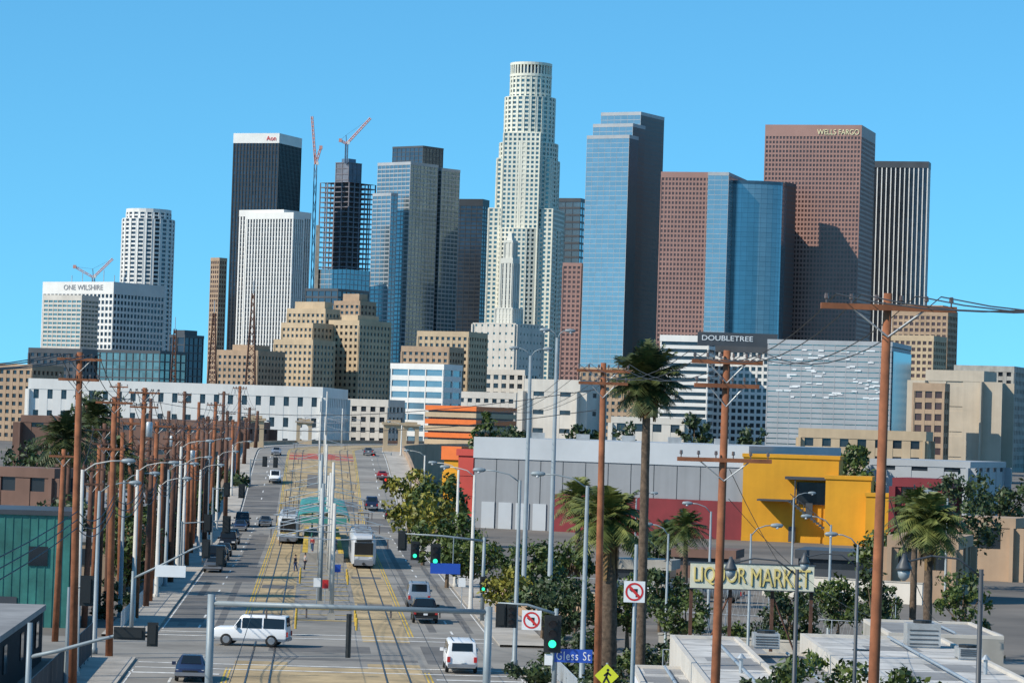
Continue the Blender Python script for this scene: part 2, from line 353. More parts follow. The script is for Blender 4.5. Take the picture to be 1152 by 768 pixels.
for i in range(36):
    an=2*math.pi*i/36; d=Vector((math.cos(an),math.sin(an))); pp=c+d*r1
    b.obox((pp.x,pp.y,(zy(82)+zy(70))/2),(d.x*.6,d.y*.6,0),(-d.y*.7,d.x*.7,0),(0,0,(zy(70)-zy(82))/2))
b.prism(circ(c,r1+.8,36),zy(71),zy(68)); b.prism(circ(c,r1+.9,36),zy(84),zy(81)); b.build('crown_screen',M['cream'],t,t.location)
MB().prism(circ(c,r1-4,24),zy(82),zy(73)).build('crown_core',M['gDB'],t,t.location)
# slim white deco tower
pc=P(575,262,2300); c=Vector((pc.x,pc.y)); s2=2300/F; zd=lambda y:P(575,y,2300).z; a=math.radians(-30)
t=thing('stepped_tower','slim pale stepped tower on square base in front of tallest tower','tower',(c.x,c.y,0))
tower(t,sq(c,34*s2*.8,20,a),0,zd(366),M['gT'],M['offw'],fh=6,bay=5,sh=.7,pw=.7,pr=.3)
tower(t,sq(c,11*s2,11*s2,a),zd(366),zd(348),M['cream2'],M['cream2'],fh=4,bay=3,sh=.2,pw=.6,pr=.3)
tower(t,sq(c,7*s2,7*s2,a),zd(350),zd(292),M['gD'],M['cream2'],fh=4,bay=3.2,sh=.1,pw=.7,pr=.1,ppr=.5,band=3)
tower(t,sq(c,5*s2,5*s2,a),zd(292),zd(272),M['cream2'],M['cream2'],fh=4,bay=3,sh=.2,pw=.5,pr=.1,ppr=.4,band=1)
MB().prism(sq(c,4*s2,4*s2,a),zd(272),zd(262),sq(c,1.2,1.2,a)).build('pyramid_cap',M['cream2'],t,t.location)
bldg('pale glass tower with dark bands, right of tallest tower',[((628,653,659,224,3100,20),'gLB','dgrey',dict(fh=7,bay=8,sh=.3,pw=.05,pr=.3,band=3))])
bldg('narrow red brown tower between tallest tower and blue tower',[((634,654,658,297,2620,15),'gBr','brown',dict(fh=4,bay=4,sh=.45,pw=.4,pr=.3,band=2))])
kb=dict(fh=4,bay=6,sh=.1,pw=.03,pr=.05,ppr=.08,band=2)
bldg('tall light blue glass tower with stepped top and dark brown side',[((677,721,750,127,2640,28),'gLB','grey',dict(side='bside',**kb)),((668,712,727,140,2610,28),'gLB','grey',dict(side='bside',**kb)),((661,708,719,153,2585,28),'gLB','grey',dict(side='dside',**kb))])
bldg('brown granite slab tower between the two blue glass towers',[((745,799,804,195,2555,14),'gBr','brown',dict(fh=3.9,bay=3.0,sh=.42,pw=.40,pr=.3,band=4))])
# curved blue glass tower
DC=2565; pA=P(816,204,DC); s3=DC/F
c0=Vector((pA.x,pA.y)); wid=66*s3
arc=[Vector((c0.x+wid*.5-wid*.5*math.cos(math.pi*i/14*1.0), c0.y+6-11*math.sin(math.pi*i/14))) for i in range(15)]
poly=arc+[Vector((c0.x+wid+8*s3,c0.y+32)),Vector((c0.x-2,c0.y+50))]
t=thing('curved_tower','blue glass tower with bowed front and dark side, left of largest brown tower','skyscraper',(c0.x,c0.y,0))
tower(t,poly,0,pA.z,M['gCB'],M['gDB'],fh=4,bay=7,sh=.06,pw=.02,pr=.04,ppr=.06,band=2)
pp,zz=rb(797,820,860,195,2546,15); tower(t,pp,0,zz,M['gLB'],M['grey'],**kb)
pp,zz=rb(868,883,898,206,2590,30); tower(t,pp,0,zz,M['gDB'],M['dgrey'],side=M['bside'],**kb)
# largest brown tower
t=bldg('largest brown granite tower with gold roof lettering',[((864,969,995,142,2625,16),'gBr','brown',dict(fh=3.9,bay=2.9,sh=.42,pw=.38,pr=.35,band=9))])
p,z=rb(864,969,995,142,2625,16); a=math.radians(16); e=Vector((-math.cos(a),math.sin(a))); nn=Vector((-math.sin(a),-math.cos(a))); q=p[0]+e*(26*2620/F)+nn*1
text('sign_letters','WELLS FARGO',48*2620/F,4.6,M['gold'],t,(q.x-t.location.x,q.y-t.location.y,z-5.2),-a,.2)
bldg('dark tower with white vertical stripes, rightmost of the high towers',[((984,1044,1049,183,2800,14),'gD','white',dict(fh=4,bay=4.0,sh=0,pw=.22,pr=.3,ppr=.7,band=5,bandm='dgrey'))])
bldg('brown stepped block at right end of the skyline',[((1008,1066,1081,351,2200,25),'gBr','tan',dict(fh=4.5,bay=4,sh=.45,pw=.35,pr=.4,band=3,rp=4)),((1003,1050,1070,379,2150,25),'gBr','beige',dict(fh=4.5,bay=4,sh=.45,pw=.35,pr=.4,band=3))],'apartment_block','building')

# middle distance
kw=dict(fh=4,bay=4,sh=.5,pw=.45,pr=.4,band=2)
k3=dict(fh=3.5,bay=3.2,sh=.5,pw=.48,pr=.35,band=2)
bldg('dark green glass low building below the rounded white tower',[((99,180,205,396,1900,30),'gG','dgrey',dict(fh=5,bay=5,sh=.15,pw=.12,pr=.3,band=1)),((190,208,226,378,1960,35),'gD','dgrey',dict(fh=5,bay=5,sh=.15,pw=.12,pr=.3,band=1,rp=3))],'office_block','building')
bldg('tan brick block left of the stepped beige building',[((243,290,316,396,1640,30),'gW','tan',dict(rp=3,**k3))],'brick_block','building')
bldg('stepped beige stone building with several roof levels',[((322,366,380,349,1745,35),'gW','beige',dict(rp=4,**k3)),((307,352,374,384,1690,35),'gW','beige',k3),((316,352,372,365,1715,35),'gW','beige',k3),((370,404,437,362,1720,35),'gW','beige',dict(rp=3,**k3))],'stone_building','building')
bldg('dark glass block behind the stepped beige building',[((343,380,412,326,2250,30),'gDB','dgrey',dict(fh=5,bay=6,sh=.3,pw=.1,pr=.3,band=1))],'office_block','building')
bldg('tan gabled block just behind the beige building',[((376,405,421,340,2100,35),'gW','tan',dict(rp=5,**kw))],'brick_block','building')
bldg('wide tan brick building with flat roof above the white modern building',[((470,527,547,375,1640,25),'gW','beige',k3),((452,505,520,392,1600,25),'gW','tan',k3)],'brick_building','building')
bldg('white modern building with long green glass bands',[((440,499,518,412,1300,30),'gLB','white',dict(fh=4.6,bay=9,sh=.45,pw=.06,pr=.4,band=1.5))],'modern_building','building')
bldg('cream low block with window rows below the slim white tower',[((545,590,604,418,1700,25),'white','offw',dict(fh=4.5,bay=4.5,sh=.45,pw=.4,pr=.35,band=2,win='gW'))],'low_block','building')
bldg('plain white broad building left of the twin mast lamps',[((592,652,676,430,1230,20),'white','offw',dict(fh=7,bay=12,sh=.75,pw=.6,pr=.3,band=4,win='gW'))],'low_block','building')
bldg('grey tan block between the white building and hotel',[((655,715,752,416,1600,25),'gW','tan',k3)],'brick_block','building')
t=bldg('white and dark hotel slab with name sign on its roof',[((745,797,806,380,1420,15),'white','white',dict(fh=3.3,bay=30,sh=.5,pw=.02,pr=.5,band=2,win='gW')),((797,866,874,390,1440,14),'white','white',dict(fh=3.3,bay=2.9,sh=.42,pw=.34,pr=.3,band=3,bandm='dgrey',win='gW'))],'hotel','hotel')
pa=P(785,373,1405); pb=P(875,376,1405); mid=(pa+pb)/2; hw=(pb.x-pa.x)/2; hh=15*1405/F/2
MB().obox((mid.x,mid.y,mid.z-hh),(hw,0,0),(0,.4,0),(0,0,hh)).build('roof_sign_board',M['dgrey'],t,t.location)
text('sign_letters','DOUBLETREE',23,2.3,M['signw'],t,(pa.x+13.5-t.location.x,mid.y-.5-t.location.y,mid.z-hh+.45),-math.radians(0),.1)
# grey panelled building with slits
t=bldg('wide pale grey panelled building with scattered bright slits',[((868,1003,1041,387,1320,16),'gG','grey',dict(fh=2.2,bay=5,sh=.8,pw=.05,pr=.3,band=1))],'panelled_building','building')
p,z=rb(868,1003,1041,387,1320,16); a=math.radians(16); e=Vector((-math.cos(a),math.sin(a))); nn=Vector((-math.sin(a),-math.cos(a))); L=(p[3]-p[0]).length
for k in range(60):
    q=p[0]+e*random.uniform(3,L-3)+nn*.5; w=random.uniform(.5,2.2); zz=random.uniform(z-24,z-3)
    MB().obox((q.x,q.y,zz),(e.x*w,e.y*w,0),(nn.x*.12,nn.y*.12,0),(0,0,.28)).build('window_slit',M['signw'],t,t.location)
n=Vector((math.cos(a),-math.sin(a))); q=(p[0]+p[1])/2
MB().obox((q.x+n.x*.7,q.y+n.y*.7,z/2-1),((p[1]-p[0]).x*.48,(p[1]-p[0]).y*.48,0),(n.x*.1,n.y*.1,0),(0,0,z/2-2)).build('side_glazing',M['gDB'],t,t.location)
bldg('beige plain block at the right edge beyond the panelled building',[((1046,1106,1130,420,1120,20),'beige2','beige2',dict(fh=9,bay=14,sh=.8,pw=.7,pr=.25,band=3)),((1030,1062,1070,434,1100,20),'gBr','tan',dict(fh=4,bay=4,sh=.4,pw=.3,pr=.3,band=2))],'low_block','building')
# long white building
bldg('long white low building with rows of small dark windows',[((30,362,378,438,1150,4),'white','white',dict(fh=7.5,bay=5.2,sh=.55,pw=.62,pr=.3,band=3,win='gW'))],'long_building','building')
# striped car park
p,z=rb(478,536,582,457,960,20); cc=sum(p,Vector((0,0)))/4
t=thing('parking_structure','orange and white striped parking structure beside the viaduct','car park',(cc.x,cc.y,0))
MB().prism(offs(p,-.8),0,z).build('deck_core',M['dgrey'],t,t.location)
b=MB(); b2=MB(); k=0; zz=z
while zz>2:
    (b if k%2==0 else b2).prism(p,zz-1.5,zz); zz-=2.1; k+=1
b.build('orange_parapets',M['orange'],t,t.location); b2.build('tan_parapets',M['beige'],t,t.location)
kl=dict(fh=4,bay=4,sh=.6,pw=.5,pr=.15,band=1)
for lab,sp,g_,f_,kk in [
 ('dark low block at far left below the white lettered block',(30,92,104,394,1750,20),'gD','dgrey',kw),
 ('low off white shed behind the viaduct pylons',(372,436,452,452,1250,20),'gW','offw',kw),
 ('low pale block left of the broad white building',(515,580,604,444,1400,20),'gW','offw',kw),
 ('grey block at the far right edge beside the striped tower',(1078,1140,1165,414,1500,20),'gW','concrete',kw),
 ('tan block at the far left edge',(-20,36,62,412,1500,25),'gW','tan',kw),
 ('tan low block with window rows beyond the yellow building',(904,1040,1056,486,700,14),'gW','beige',dict(fh=4,bay=4,sh=.5,pw=.5,pr=.25,band=2)),
 ('brown low warehouse in front of the long white building',(20,268,290,478,820,8),'gW','rbrown',dict(fh=8,bay=9,sh=.8,pw=.6,pr=.2,band=1)),
 ('low white block between the hotel and grey warehouse',(690,770,800,474,900,15),'gW','offw',dict(fh=5,bay=5,sh=.6,pw=.5,pr=.2,band=1)),
 ('grey metal shed at right below the beige block',(985,1090,1160,520,560,20),'gW','grey',dict(fh=5,bay=6,sh=.85,pw=.5,pr=.15,band=1)),
 ('small brown stucco house at left beyond the palms',(60,120,150,552,420,20),'gW','tan',kl),
 ('grey flat roofed shed at left beside the pole row',(130,205,222,548,520,20),'gW','concrete',kl),
 ('red brick low block left of the viaduct ramp',(150,236,262,520,650,20),'gW','rbrown',kl),
 ('red brick shop right of the yellow building',(1010,1062,1085,540,400,20),'gBr','red',kl),
 ('tan stucco garage behind the short pale palm',(1005,1075,1110,606,300,15),'gW','tan',kl),
 ('dark grey low workshop behind the fence, right of stair',(900,975,995,622,330,12),'gW','dgrey',dict(fh=3,bay=4,sh=.6,pw=0,pr=.15,band=.8)),
 ('brown low shed behind the fence left of yellow building',(760,825,838,620,335,12),'gW','rbrown',dict(fh=3,bay=4,sh=.6,pw=0,pr=.15,band=.8)),
 ('tan house with flat roof at far right edge',(1090,1140,1165,584,350,20),'gW','tan',kl),
 ('low concrete block right of the tall palm, beyond fence',(690,752,764,632,300,12),'gW','concrete',dict(fh=3,bay=4,sh=.6,pw=0,pr=.15,band=.8)),
 ('brown low building at far left behind teal building',(-10,60,80,528,360,20),'gW','rbrown',kl),
 ]:
    bldg(lab,[(sp,g_,f_,kk)],'low_block','building')
# grey warehouse with red base
a0=P(535,491,475); b0=P(842,500,455); e=Vector((b0.x-a0.x,b0.y-a0.y)); L=e.length; e/=L; nb=Vector((-e.y,e.x)); zt=a0.z
A=Vector((a0.x,a0.y)); B=Vector((b0.x,b0.y)); poly=[A,B,B+nb*38,A+nb*38]
t=thing('warehouse','long flat topped grey warehouse with dark red lower wall','warehouse',(A.x,A.y,0))
MB().prism(poly,0,zt-.1).build('wall',M['wallg'],t,t.location)
b=MB(); b.prism(offs(poly,.18),zt-3.2,zt); b.build('roof_fascia',M['roofm'],t,t.location)
for k in range(1,12):
    q=A+e*(L*k/12); b=MB(); b.obox((q.x-nb.x*.03,q.y-nb.y*.03,(zt-3.2)/2),(e.x*.04,e.y*.04,0),(nb.x*.03,nb.y*.03,0),(0,0,(zt-3.2)/2)); b.build('wall_joint',M['dgrey'],t,t.location)
q=A+e*(L*.30); q2=B
b=MB(); b.prism([q-nb*.5,q2-nb*.5,q2-nb*.1,q-nb*.1],0,5.6); b.build('lower_wall',M['red'],t,t.location)
for k in range(4):
    q=A+e*(1.5+k*2.9); b=MB(); b.prism([q-nb*.22,q+e*2.2-nb*.22,q+e*2.2-nb*.05,q-nb*.05],0,4); b.build('loading_door',M['roofm'],t,t.location)
for k in range(5):
    q=A+e*(L*(.15+.17*k))+nb*8; MB().obox((q.x,q.y,zt+.45),(1.0,0,0),(0,.9,0),(0,0,.45)).build('roof_ventilator',M['hvac'],t,t.location)
bldg('low yellow painted wall block with orange top beside the grey warehouse',[((500,518,524,503,540,25),'yellow','yellow',dict(fh=6,bay=8,sh=.55,pw=0,pr=.2,band=2.2,bandm='orange'))],'end_block','building')
bldg('small red painted block between the yellow wall and warehouse',[((516,533,540,506,530,25),'brightred','brightred',dict(fh=4,bay=4,sh=.3,pw=0,pr=.1,band=1))],'end_block','building')
# yellow building
kyy=dict(fh=12,bay=22,sh=.05,pw=0,pr=.03,ppr=.05,band=.4)
t=bldg('golden ochre stucco building with canopy and outside stair right of grey warehouse',[((838,944,956,514,452,10),'yellow','yellow',kyy),((930,980,990,537,447,10),'yellow','yellow',kyy),((975,1005,1014,556,444,10),'yellow','yellow',dict(kyy,fh=6))],'yellow_building','building')
p,z=rb(838,944,956,514,452,10); e=(p[3]-p[0]).normalized(); nn=Vector((-math.sin(math.radians(10)),-math.cos(math.radians(10)))); o=t.location
for k in range(2):
    q=p[0]+e*(6.5-2.4*k)+nn*.5; MB().obox((q.x,q.y,1.2+3.5*k),(e.x*.5,e.y*.5,0),(nn.x*.08,nn.y*.08,0),(0,0,1.1)).build('door',M['dgrey'],t,o)
b=MB(); b2=MB(); n=20
for k in range(n):
    q=p[0]+e*(-1+k*.4)+nn*3.4; b.obox((q.x,q.y,.3+k*.3),(e.x*.21,e.y*.21,0),(nn.x*.6,nn.y*.6,0),(0,0,.17)); 
    if k%2==0: b2.tube([(q.x+nn.x*.6,q.y+nn.y*.6,.3+k*.3),(q.x+nn.x*.6,q.y+nn.y*.6,1.4+k*.3)],.05,4)
qa=p[0]-e*1+nn*4; qb=p[0]+e*6.6+nn*4; b2.tube([(qa.x,qa.y,1.4),(qb.x,qb.y,7.1)],.06,4)
q=p[0]+e*9+nn*2; b.obox((q.x,q.y,6.1),(e.x*2.4,e.y*2.4,0),(nn.x*2,nn.y*2,0),(0,0,.12))
b.build('stair',M['dgrey'],t,o); b2.build('handrail',M['dgrey'],t,o)
q=p[0]+e*1.5+nn*1.6; MB().obox((q.x,q.y,z-3.2),(e.x*6,e.y*6,0),(nn.x*1.6,nn.y*1.6,0),(0,0,.2)).build('canopy',M['dgrey'],t,o)
q=p[0]+e*1.5+nn*.3; MB().obox((q.x,q.y,z-5.4),(e.x*4.5,e.y*4.5,0),(nn.x*.12,nn.y*.12,0),(0,0,1.6)).build('recess_panel',M['gW'],t,o)
for k in range(3):
    q3=p[0]+e*(-3+k*4.5)+nn*3; MB().tube([(q3.x,q3.y,0),(q3.x,q3.y,z-3.3)],.1,6).build('canopy_post',M['dgrey'],t,o)

# ------------------------------------------------------------------ ground, road
b=MB(); b.quad((-9000,-200,0),(9000,-200,0),(9000,22000,0),(-9000,22000,0)); struct(b.build('ground',M['ground']))
def strip(name,m,t0,t1,s0,s1,dz,b=None,step=12,th=0):
    own=b is None; b=b or MB(); n=max(1,int((s1-s0)/step))
    for i in range(n):
        a=s0+(s1-s0)*i/n; c=s0+(s1-s0)*(i+1)/n
        b.quad(R(a,t0,rz(a)+dz),R(a,t1,rz(a)+dz),R(c,t1,rz(c)+dz),R(c,t0,rz(c)+dz))
        if th:
            for t in (t0,t1): b.quad(R(a,t,rz(a)+dz-th),R(c,t,rz(c)+dz-th),R(c,t,rz(c)+dz),R(a,t,rz(a)+dz))
    if own: return struct(b.build(name,m))
TW=12.4
strip('road',M['asphalt'],-TW,TW,-60,1400,.012,step=10)
strip('cross_street',M['asphalt'],-90,-TW,204,222,.008,step=60); strip('cross_street',M['asphalt'],TW,60,204,222,.008,step=60)
for s0,s1 in ((-60,203),(223,440),(440,1400)):
    strip('pavement',M['walk'],-TW-3.6,-TW,s0,s1,.15,th=.16); strip('pavement',M['walk'],TW,TW+3.6,s0,s1,.15,th=.16)
for s0,s1 in ((20,204),(224,1000)):
    strip('track_bed',M['bed'],-6.0,-2.6,s0,s1,.018,step=10); strip('track_bed',M['bed'],2.6,6.0,s0,s1,.018,step=10)
strip('track_bed',M['bed'],-2.6,2.6,20,200,.017); strip('track_bed',M['bed'],-2.6,2.6,440,1000,.017,step=10)
strip('red_paving',M['redpave'],-6.0,6.0,578,600,.023,step=11)
for k,(t0,t1,s0,s1) in enumerate([(7,9.5,262,300),(-12,-9.4,240,275),(9.6,12.2,340,420),(-9.2,-7,330,420),(6.6,9,205,221),(-12,-8,150,175),(7,12,166,182),(-12.2,-6.6,300,330),(6.8,12,440,470),(-12,-6.8,470,520),(-6,6,206,208),(-4,3,213,219)]): strip('asphalt_patch',M['asphalt2'],t0,t1,s0,s1,.0165)
for k,(t0,t1,s0,s1) in enumerate([(-5.8,-2.8,235,241),(2.8,5.8,262,270),(-5.8,-2.8,290,296),(2.8,5.8,312,316),(-2.4,2.4,150,158),(2.8,5.8,168,176),(-5.8,-2.8,180,186),(-5.8,-2.8,450,470),(2.8,5.8,480,500),(-2.4,2.4,520,545)]): strip('track_bed_patch',M['asphalt2'],t0,t1,s0,s1,.0205)
b=MB()
for t in (-5.02,-3.58,3.58,5.02): strip('',None,t-.05,t+.05,20,1000,.05,b,th=.05,step=10)
struct(b.build('track',M['rail']))
b=MB()
for t in (-6.4,-6.15,6.15,6.4):
    for s0,s1 in ((20,198),(230,1000)): strip('',None,t-.06,t+.06,s0,s1,.024,b,step=10)
struct(b.build('yellow_lane_marking',M['yellow_p']))
b=MB()
for t in (-9.5,9.5):
    for k in range(60):
        s=30+k*12
        if 195<s<228: continue
        strip('',None,t-.08,t+.08,s,s+3.5,.024,b)
for t in (-12.1,12.1):
    for s0,s1 in ((40,195),(232,900)): strip('',None,t-.05,t+.05,s0,s1,.024,b,step=10)
for s0 in (196.5,200.5,225.5,229.5): strip('',None,-TW+.3,TW-.3,s0,s0+.5,.028,b)
for t in (-9.5,9.5): strip('',None,-0.2+t-2.6,.2+t+2.6,192.5,193.2,.024,b)
struct(b.build('white_road_marking',M['white_p']))
b=MB()
for s in range(246,340,7): strip('',None,-2.2,2.2,s,s+.5,.03,b)
struct(b.build('yellow_hatching',M['yellow_p']))
for t in (-10.9,-8.1,8.1,10.9): strip('worn_lane',M['asphalt2'],t-.3,t+.3,236,425,.0145)
# viaduct walls
for side,lab in ((-1,'left'),(1,'right')):
    b=MB(); n=80
    for i in range(n):
        a=440+(1400-440)*i/n; c=440+(1400-440)*(i+1)/n; t=side*(TW+3.6); t2=t+side*.5
        b.quad(R(a,t,rz(a)),R(c,t,rz(c)),R(c,t,rz(c)+1.1),R(a,t,rz(a)+1.1))
        b.quad(R(a,t,rz(a)+1.1),R(c,t,rz(c)+1.1),R(c,t2,rz(c)+1.1),R(a,t2,rz(a)+1.1))
        b.quad(R(a,t2,-.1),R(c,t2,-.1),R(c,t2,rz(c)+1.1),R(a,t2,rz(a)+1.1))
    b.quad(R(440,side*(TW+3.6),0),R(440,side*(TW+4.1),0),R(440,side*(TW+4.1),1.1),R(440,side*(TW+3.6),1.1))
    tag(b.build('parapet_wall',M['tan']),'tan concrete viaduct parapet along the %s side of the ramp'%lab,'wall')
def pylon(label,s,t):
    z=rz(s); t_=thing('viaduct_pylon',label,'pylon',R(s,t,z),-hd,'tan arched pylons on the viaduct')
    MB().box(-2.0,2.0,-2.0,2.0,-.5,1.2).build('base',M['beige'],t_)
    for x in (-1.5,1.5):
        for y in (-1.5,1.5): MB().box(x-.45,x+.45,y-.45,y+.45,1.2,4.2).build('pier',M['beige'],t_)
    b=MB(); h=4.2
    for y in (-1.5,1.5):
        for i in range(8):
            a=math.pi*i/8; a2=math.pi*(i+1)/8; x1,x2=-1.05*math.cos(a),-1.05*math.cos(a2); z1,z2=h+1.0*math.sin(a),h+1.0*math.sin(a2)
            b.add([(x1,y-.4,z1),(x2,y-.4,z2),(x2,y-.4,h+1.4),(x1,y-.4,h+1.4),(x1,y+.4,z1),(x2,y+.4,z2),(x2,y+.4,h+1.4),(x1,y+.4,h+1.4)],[(0,1,2,3),(7,6,5,4),(0,4,5,1)])
    for x in (-1.95,1.05): b.box(x,x+.9,-1.9,1.9,h,h+1.38)
    b.box(-2.3,2.3,-2.3,2.3,h+1.4,h+1.9); b.box(-1.5,1.5,-1.5,1.5,h+1.9,h+2.4); b.build('arched_top',M['beige'],t_)
pylon('tan arched pylon left of the viaduct, nearer one',640,-TW-1.8); pylon('tan arched pylon left of the viaduct, farther one',790,-TW-1.8)
pylon('tan arched pylon right of the viaduct, nearer one',640,TW+1.8); pylon('tan arched pylon right of the viaduct, farther one',770,TW+1.8)

# ------------------------------------------------------------------ poles, wires
def upole(label,base,h,arms,m='wood',trans=False,group=None,rad=.19,yaw=None):
    t=thing('utility_pole',label,'utility pole',base,-hd if yaw is None else yaw,group)
    lx,ly=random.uniform(-.25,.25),random.uniform(-.25,.25)
    MB().tube([(lx,ly,-.3),(lx*.4,ly*.4,h*.5),(0,0,h)],[rad,rad*.88,rad*.68],10).build('pole',M[m],t,smooth=True)
    for dz,ln in arms:
        z=h-dz; MB().box(-ln/2,ln/2,-.22,-.1,z-.07,z+.07).build('crossarm',M[m],t)
        b=MB(); b.tube([(-ln*.28,-.16,z),(0,-.16,z-.7),(ln*.28,-.16,z)],.025,4); b.build('brace',M['galv'],t)
        k=5 if ln>2 else 3
        for i in range(k+1):
            x=-ln*.46+ln*.92*i/k
            if abs(x)<.1: continue
            b=MB(); b.tube([(x,-.16,z+.07),(x,-.16,z+.16),(x,-.16,z+.18),(x,-.16,z+.3)],[.02,.02,.06,.045],6); b.build('insulator',M['insul'],t)
    if trans:
        MB().tube([(.42,0,h-3.8),(.42,0,h-3.75),(.42,0,h-2.7),(.42,0,h-2.6)],[.2,.27,.27,.2],10).build('transformer',M['galv'],t,smooth=True)
    return t
def top_at(px,py,D):
    q=P(px,py,D); s,tt=ST(q); g=rz(s) if D>450 and abs(tt)<17 else 0
    return Vector((q.x,q.y,g)), q.z-g
def wire(label,pts,sag,rad=.022,group=None):
    b=MB(); full=[]
    for a,c in zip(pts[:-1],pts[1:]):
        a,c=Vector(a),Vector(c)
        for i in range(9): 
            u_=i/9; p=a.lerp(c,u_); p.z-=sag*4*u_*(1-u_); full.append(p)
    full.append(Vector(pts[-1])); o=full[0].copy()
    b.tube([p-o for p in full],rad,4); ob=b.build('overhead_wire',M['wire']); ob.location=o
    tag(ob,label,'wire',group)
right=[]
for lab,px,py,D,arms,tr,rr in [
 ('reddish wooden pole with wide single crossarm at right, tallest in view',999,330,75,[(.35,3.3)],False,.155),
 ('reddish wooden pole with two crossarms left of the tallest pole',818,394,105,[(.4,2.4),(1.2,2.2),(3.7,3.2)],False,.175),
 ('reddish wooden pole with crossarm beside the tall palm',679,408,151,[(.4,2.6),(1.0,2.4)],False,.2)]:
    base,h=top_at(px,py,D); upole(lab,base,h,arms,'wood',tr,'tall reddish wooden poles along the right kerb',rad=rr); right.append((base,h))
left=[]; specs=[(90,396,169,'reddish wooden pole at far left with long bare top'),(129,446,202,'reddish wooden pole second from the left edge'),(163,436,240,'tall wooden pole third in the left row'),
 (177,474,262,'dark wooden pole fourth in the left row'),(197,476,292,'dark wooden pole fifth in the left row'),(213,478,325,'wooden pole sixth in the left row'),(234,468,372,'wooden pole seventh in the left row'),
 (243,452,410,'tall thin wooden pole eighth in the left row'),(256,462,455,'thin wooden pole ninth in the left row'),(270,434,520,'tall thin wooden pole near the left end of the ramp'),(281,458,610,'smallest wooden pole at the far end of the left row')]
for i,(px,py,D,lab) in enumerate(specs):
    base,h=top_at(px,py,D); upole(lab,base,h,[(.4,2.4)]+([(1.5,2.2)] if i%2==0 else [])+([(3.4,1.6)] if i in (1,4) else []),'wood' if i<3 or i%2 else 'dwood',i in (2,5),'wooden poles along the left kerb',rad=.18+.00035*D); left.append((base,h))
back=[]
for i,(px,py,D,lab) in enumerate([(118,476,240,'dark wooden pole behind the second left pole'),(148,470,285,'dark wooden pole left of the third left pole'),(187,498,305,'short dark wooden pole between fourth and fifth left poles'),(205,505,345,'short wooden pole behind the fifth left pole'),
  (222,490,380,'dark wooden pole right of the sixth left pole'),(229,470,430,'slender dark pole left of the seventh left pole'),(249,480,470,'slender dark pole behind the eighth left pole'),(262,472,540,'slender dark pole right of the ninth left pole'),(171,512,255,'short leaning wooden pole by the left pavement'),(104,520,230,'short dark pole beside teal building'),
  (138,486,262,'dark bare pole between second and third left poles'),(155,500,275,'dark bare pole close behind the third left pole'),(190,462,330,'tall dark pole beyond the fourth left pole'),(217,500,355,'dark pole close behind the sixth left pole'),(238,486,440,'dark pole between seventh and eighth left poles'),(277,470,560,'slender dark pole at the ramp end of the back row'),(112,500,255,'dark pole between first and second left poles'),
  (80,470,300,'thin dark pole left of the first left pole'),(98,455,320,'thin dark pole right of the first left pole'),(134,430,340,'thin tall dark pole behind the second left pole, far back'),(170,448,380,'thin dark pole behind the third left pole, far back'),(208,440,450,'thin tall dark pole behind the fifth left pole, far back'),(224,452,480,'thin dark pole behind the sixth left pole, far back'),(252,440,560,'thin tall dark pole behind the eighth left pole, far back'),(290,462,620,'thin dark pole beside the left viaduct pylon'),
  (72,505,215,'short dark pole at the teal building front'),(124,530,245,'short dark stub pole behind the second left pole'),(161,488,300,'dark pole left of the fourth left pole'),(183,520,290,'short dark stub pole by the fourth left pole'),(201,490,370,'dark pole between fifth and sixth left poles, back')]):
    base,h=top_at(px,py,D); upole(lab,base,h,([(.5,2.0)] if i<10 or i%2 else [])+([(1.6,1.8)] if i%3==0 else []),'wood' if i%3==1 else 'dwood',i==12,'wooden poles behind the left row',rad=.15+.0004*D); back.append((base,h))
for k,dx in enumerate((-1.05,-.55,.55,1.05)):
    wire('thin black wire along the left row of wooden poles',[R(40,-13.4+dx,17)]+[b_+Vector((dx,-.16,h-.1)) for b_,h in left],.8,.026,'wires along the left poles')
    wire('thin black wire along the right row of wooden poles',[R(30,13.6+dx*1.2,19)]+[b_+Vector((dx*1.2,-.16,h-.05)) for b_,h in right]+[R(260,14+dx,17)],.9,.016,'wires along the right poles')
for k in range(3):
    wire('black cable bundle low on the left row of poles',[R(40,-13.6,10.5+k*.5)]+[b_+Vector((.2,-.2,min(h-4,9.6)+k*.45)) for b_,h in left],1.0,.035,'cables low on the left poles')
bs=sorted(back[:17],key=lambda a:a[0].y)
for dx in (-.8,.8): wire('thin black wire along the back row of left poles',[b_+Vector((dx,-.16,h-.3)) for b_,h in bs],.7,.026,'wires along the back left poles')
b1=right[2]; b2=left[2]
for k in range(2): wire('thin black wire crossing high over the street from left poles to right poles',[b2[0]+Vector((.3,0,b2[1]-1-k)),b1[0]+Vector((-.3,0,b1[1]-1.3-k))],1.2,.02,'wires crossing the street')
for k in range(2): wire('service wire from the second right pole down to the white roof',[right[1][0]+Vector((.2,0,right[1][1]-4-k)),Vector((P(930,700,170).x+k*3,170,6))],.8,.014,'service wires to the roofs')
wire('service wire from tallest pole to the corner roof',[right[0][0]+Vector((.2,0,right[0][1]-5)),Vector((P(1060,700,160).x,160,6.5))],.8,.014)
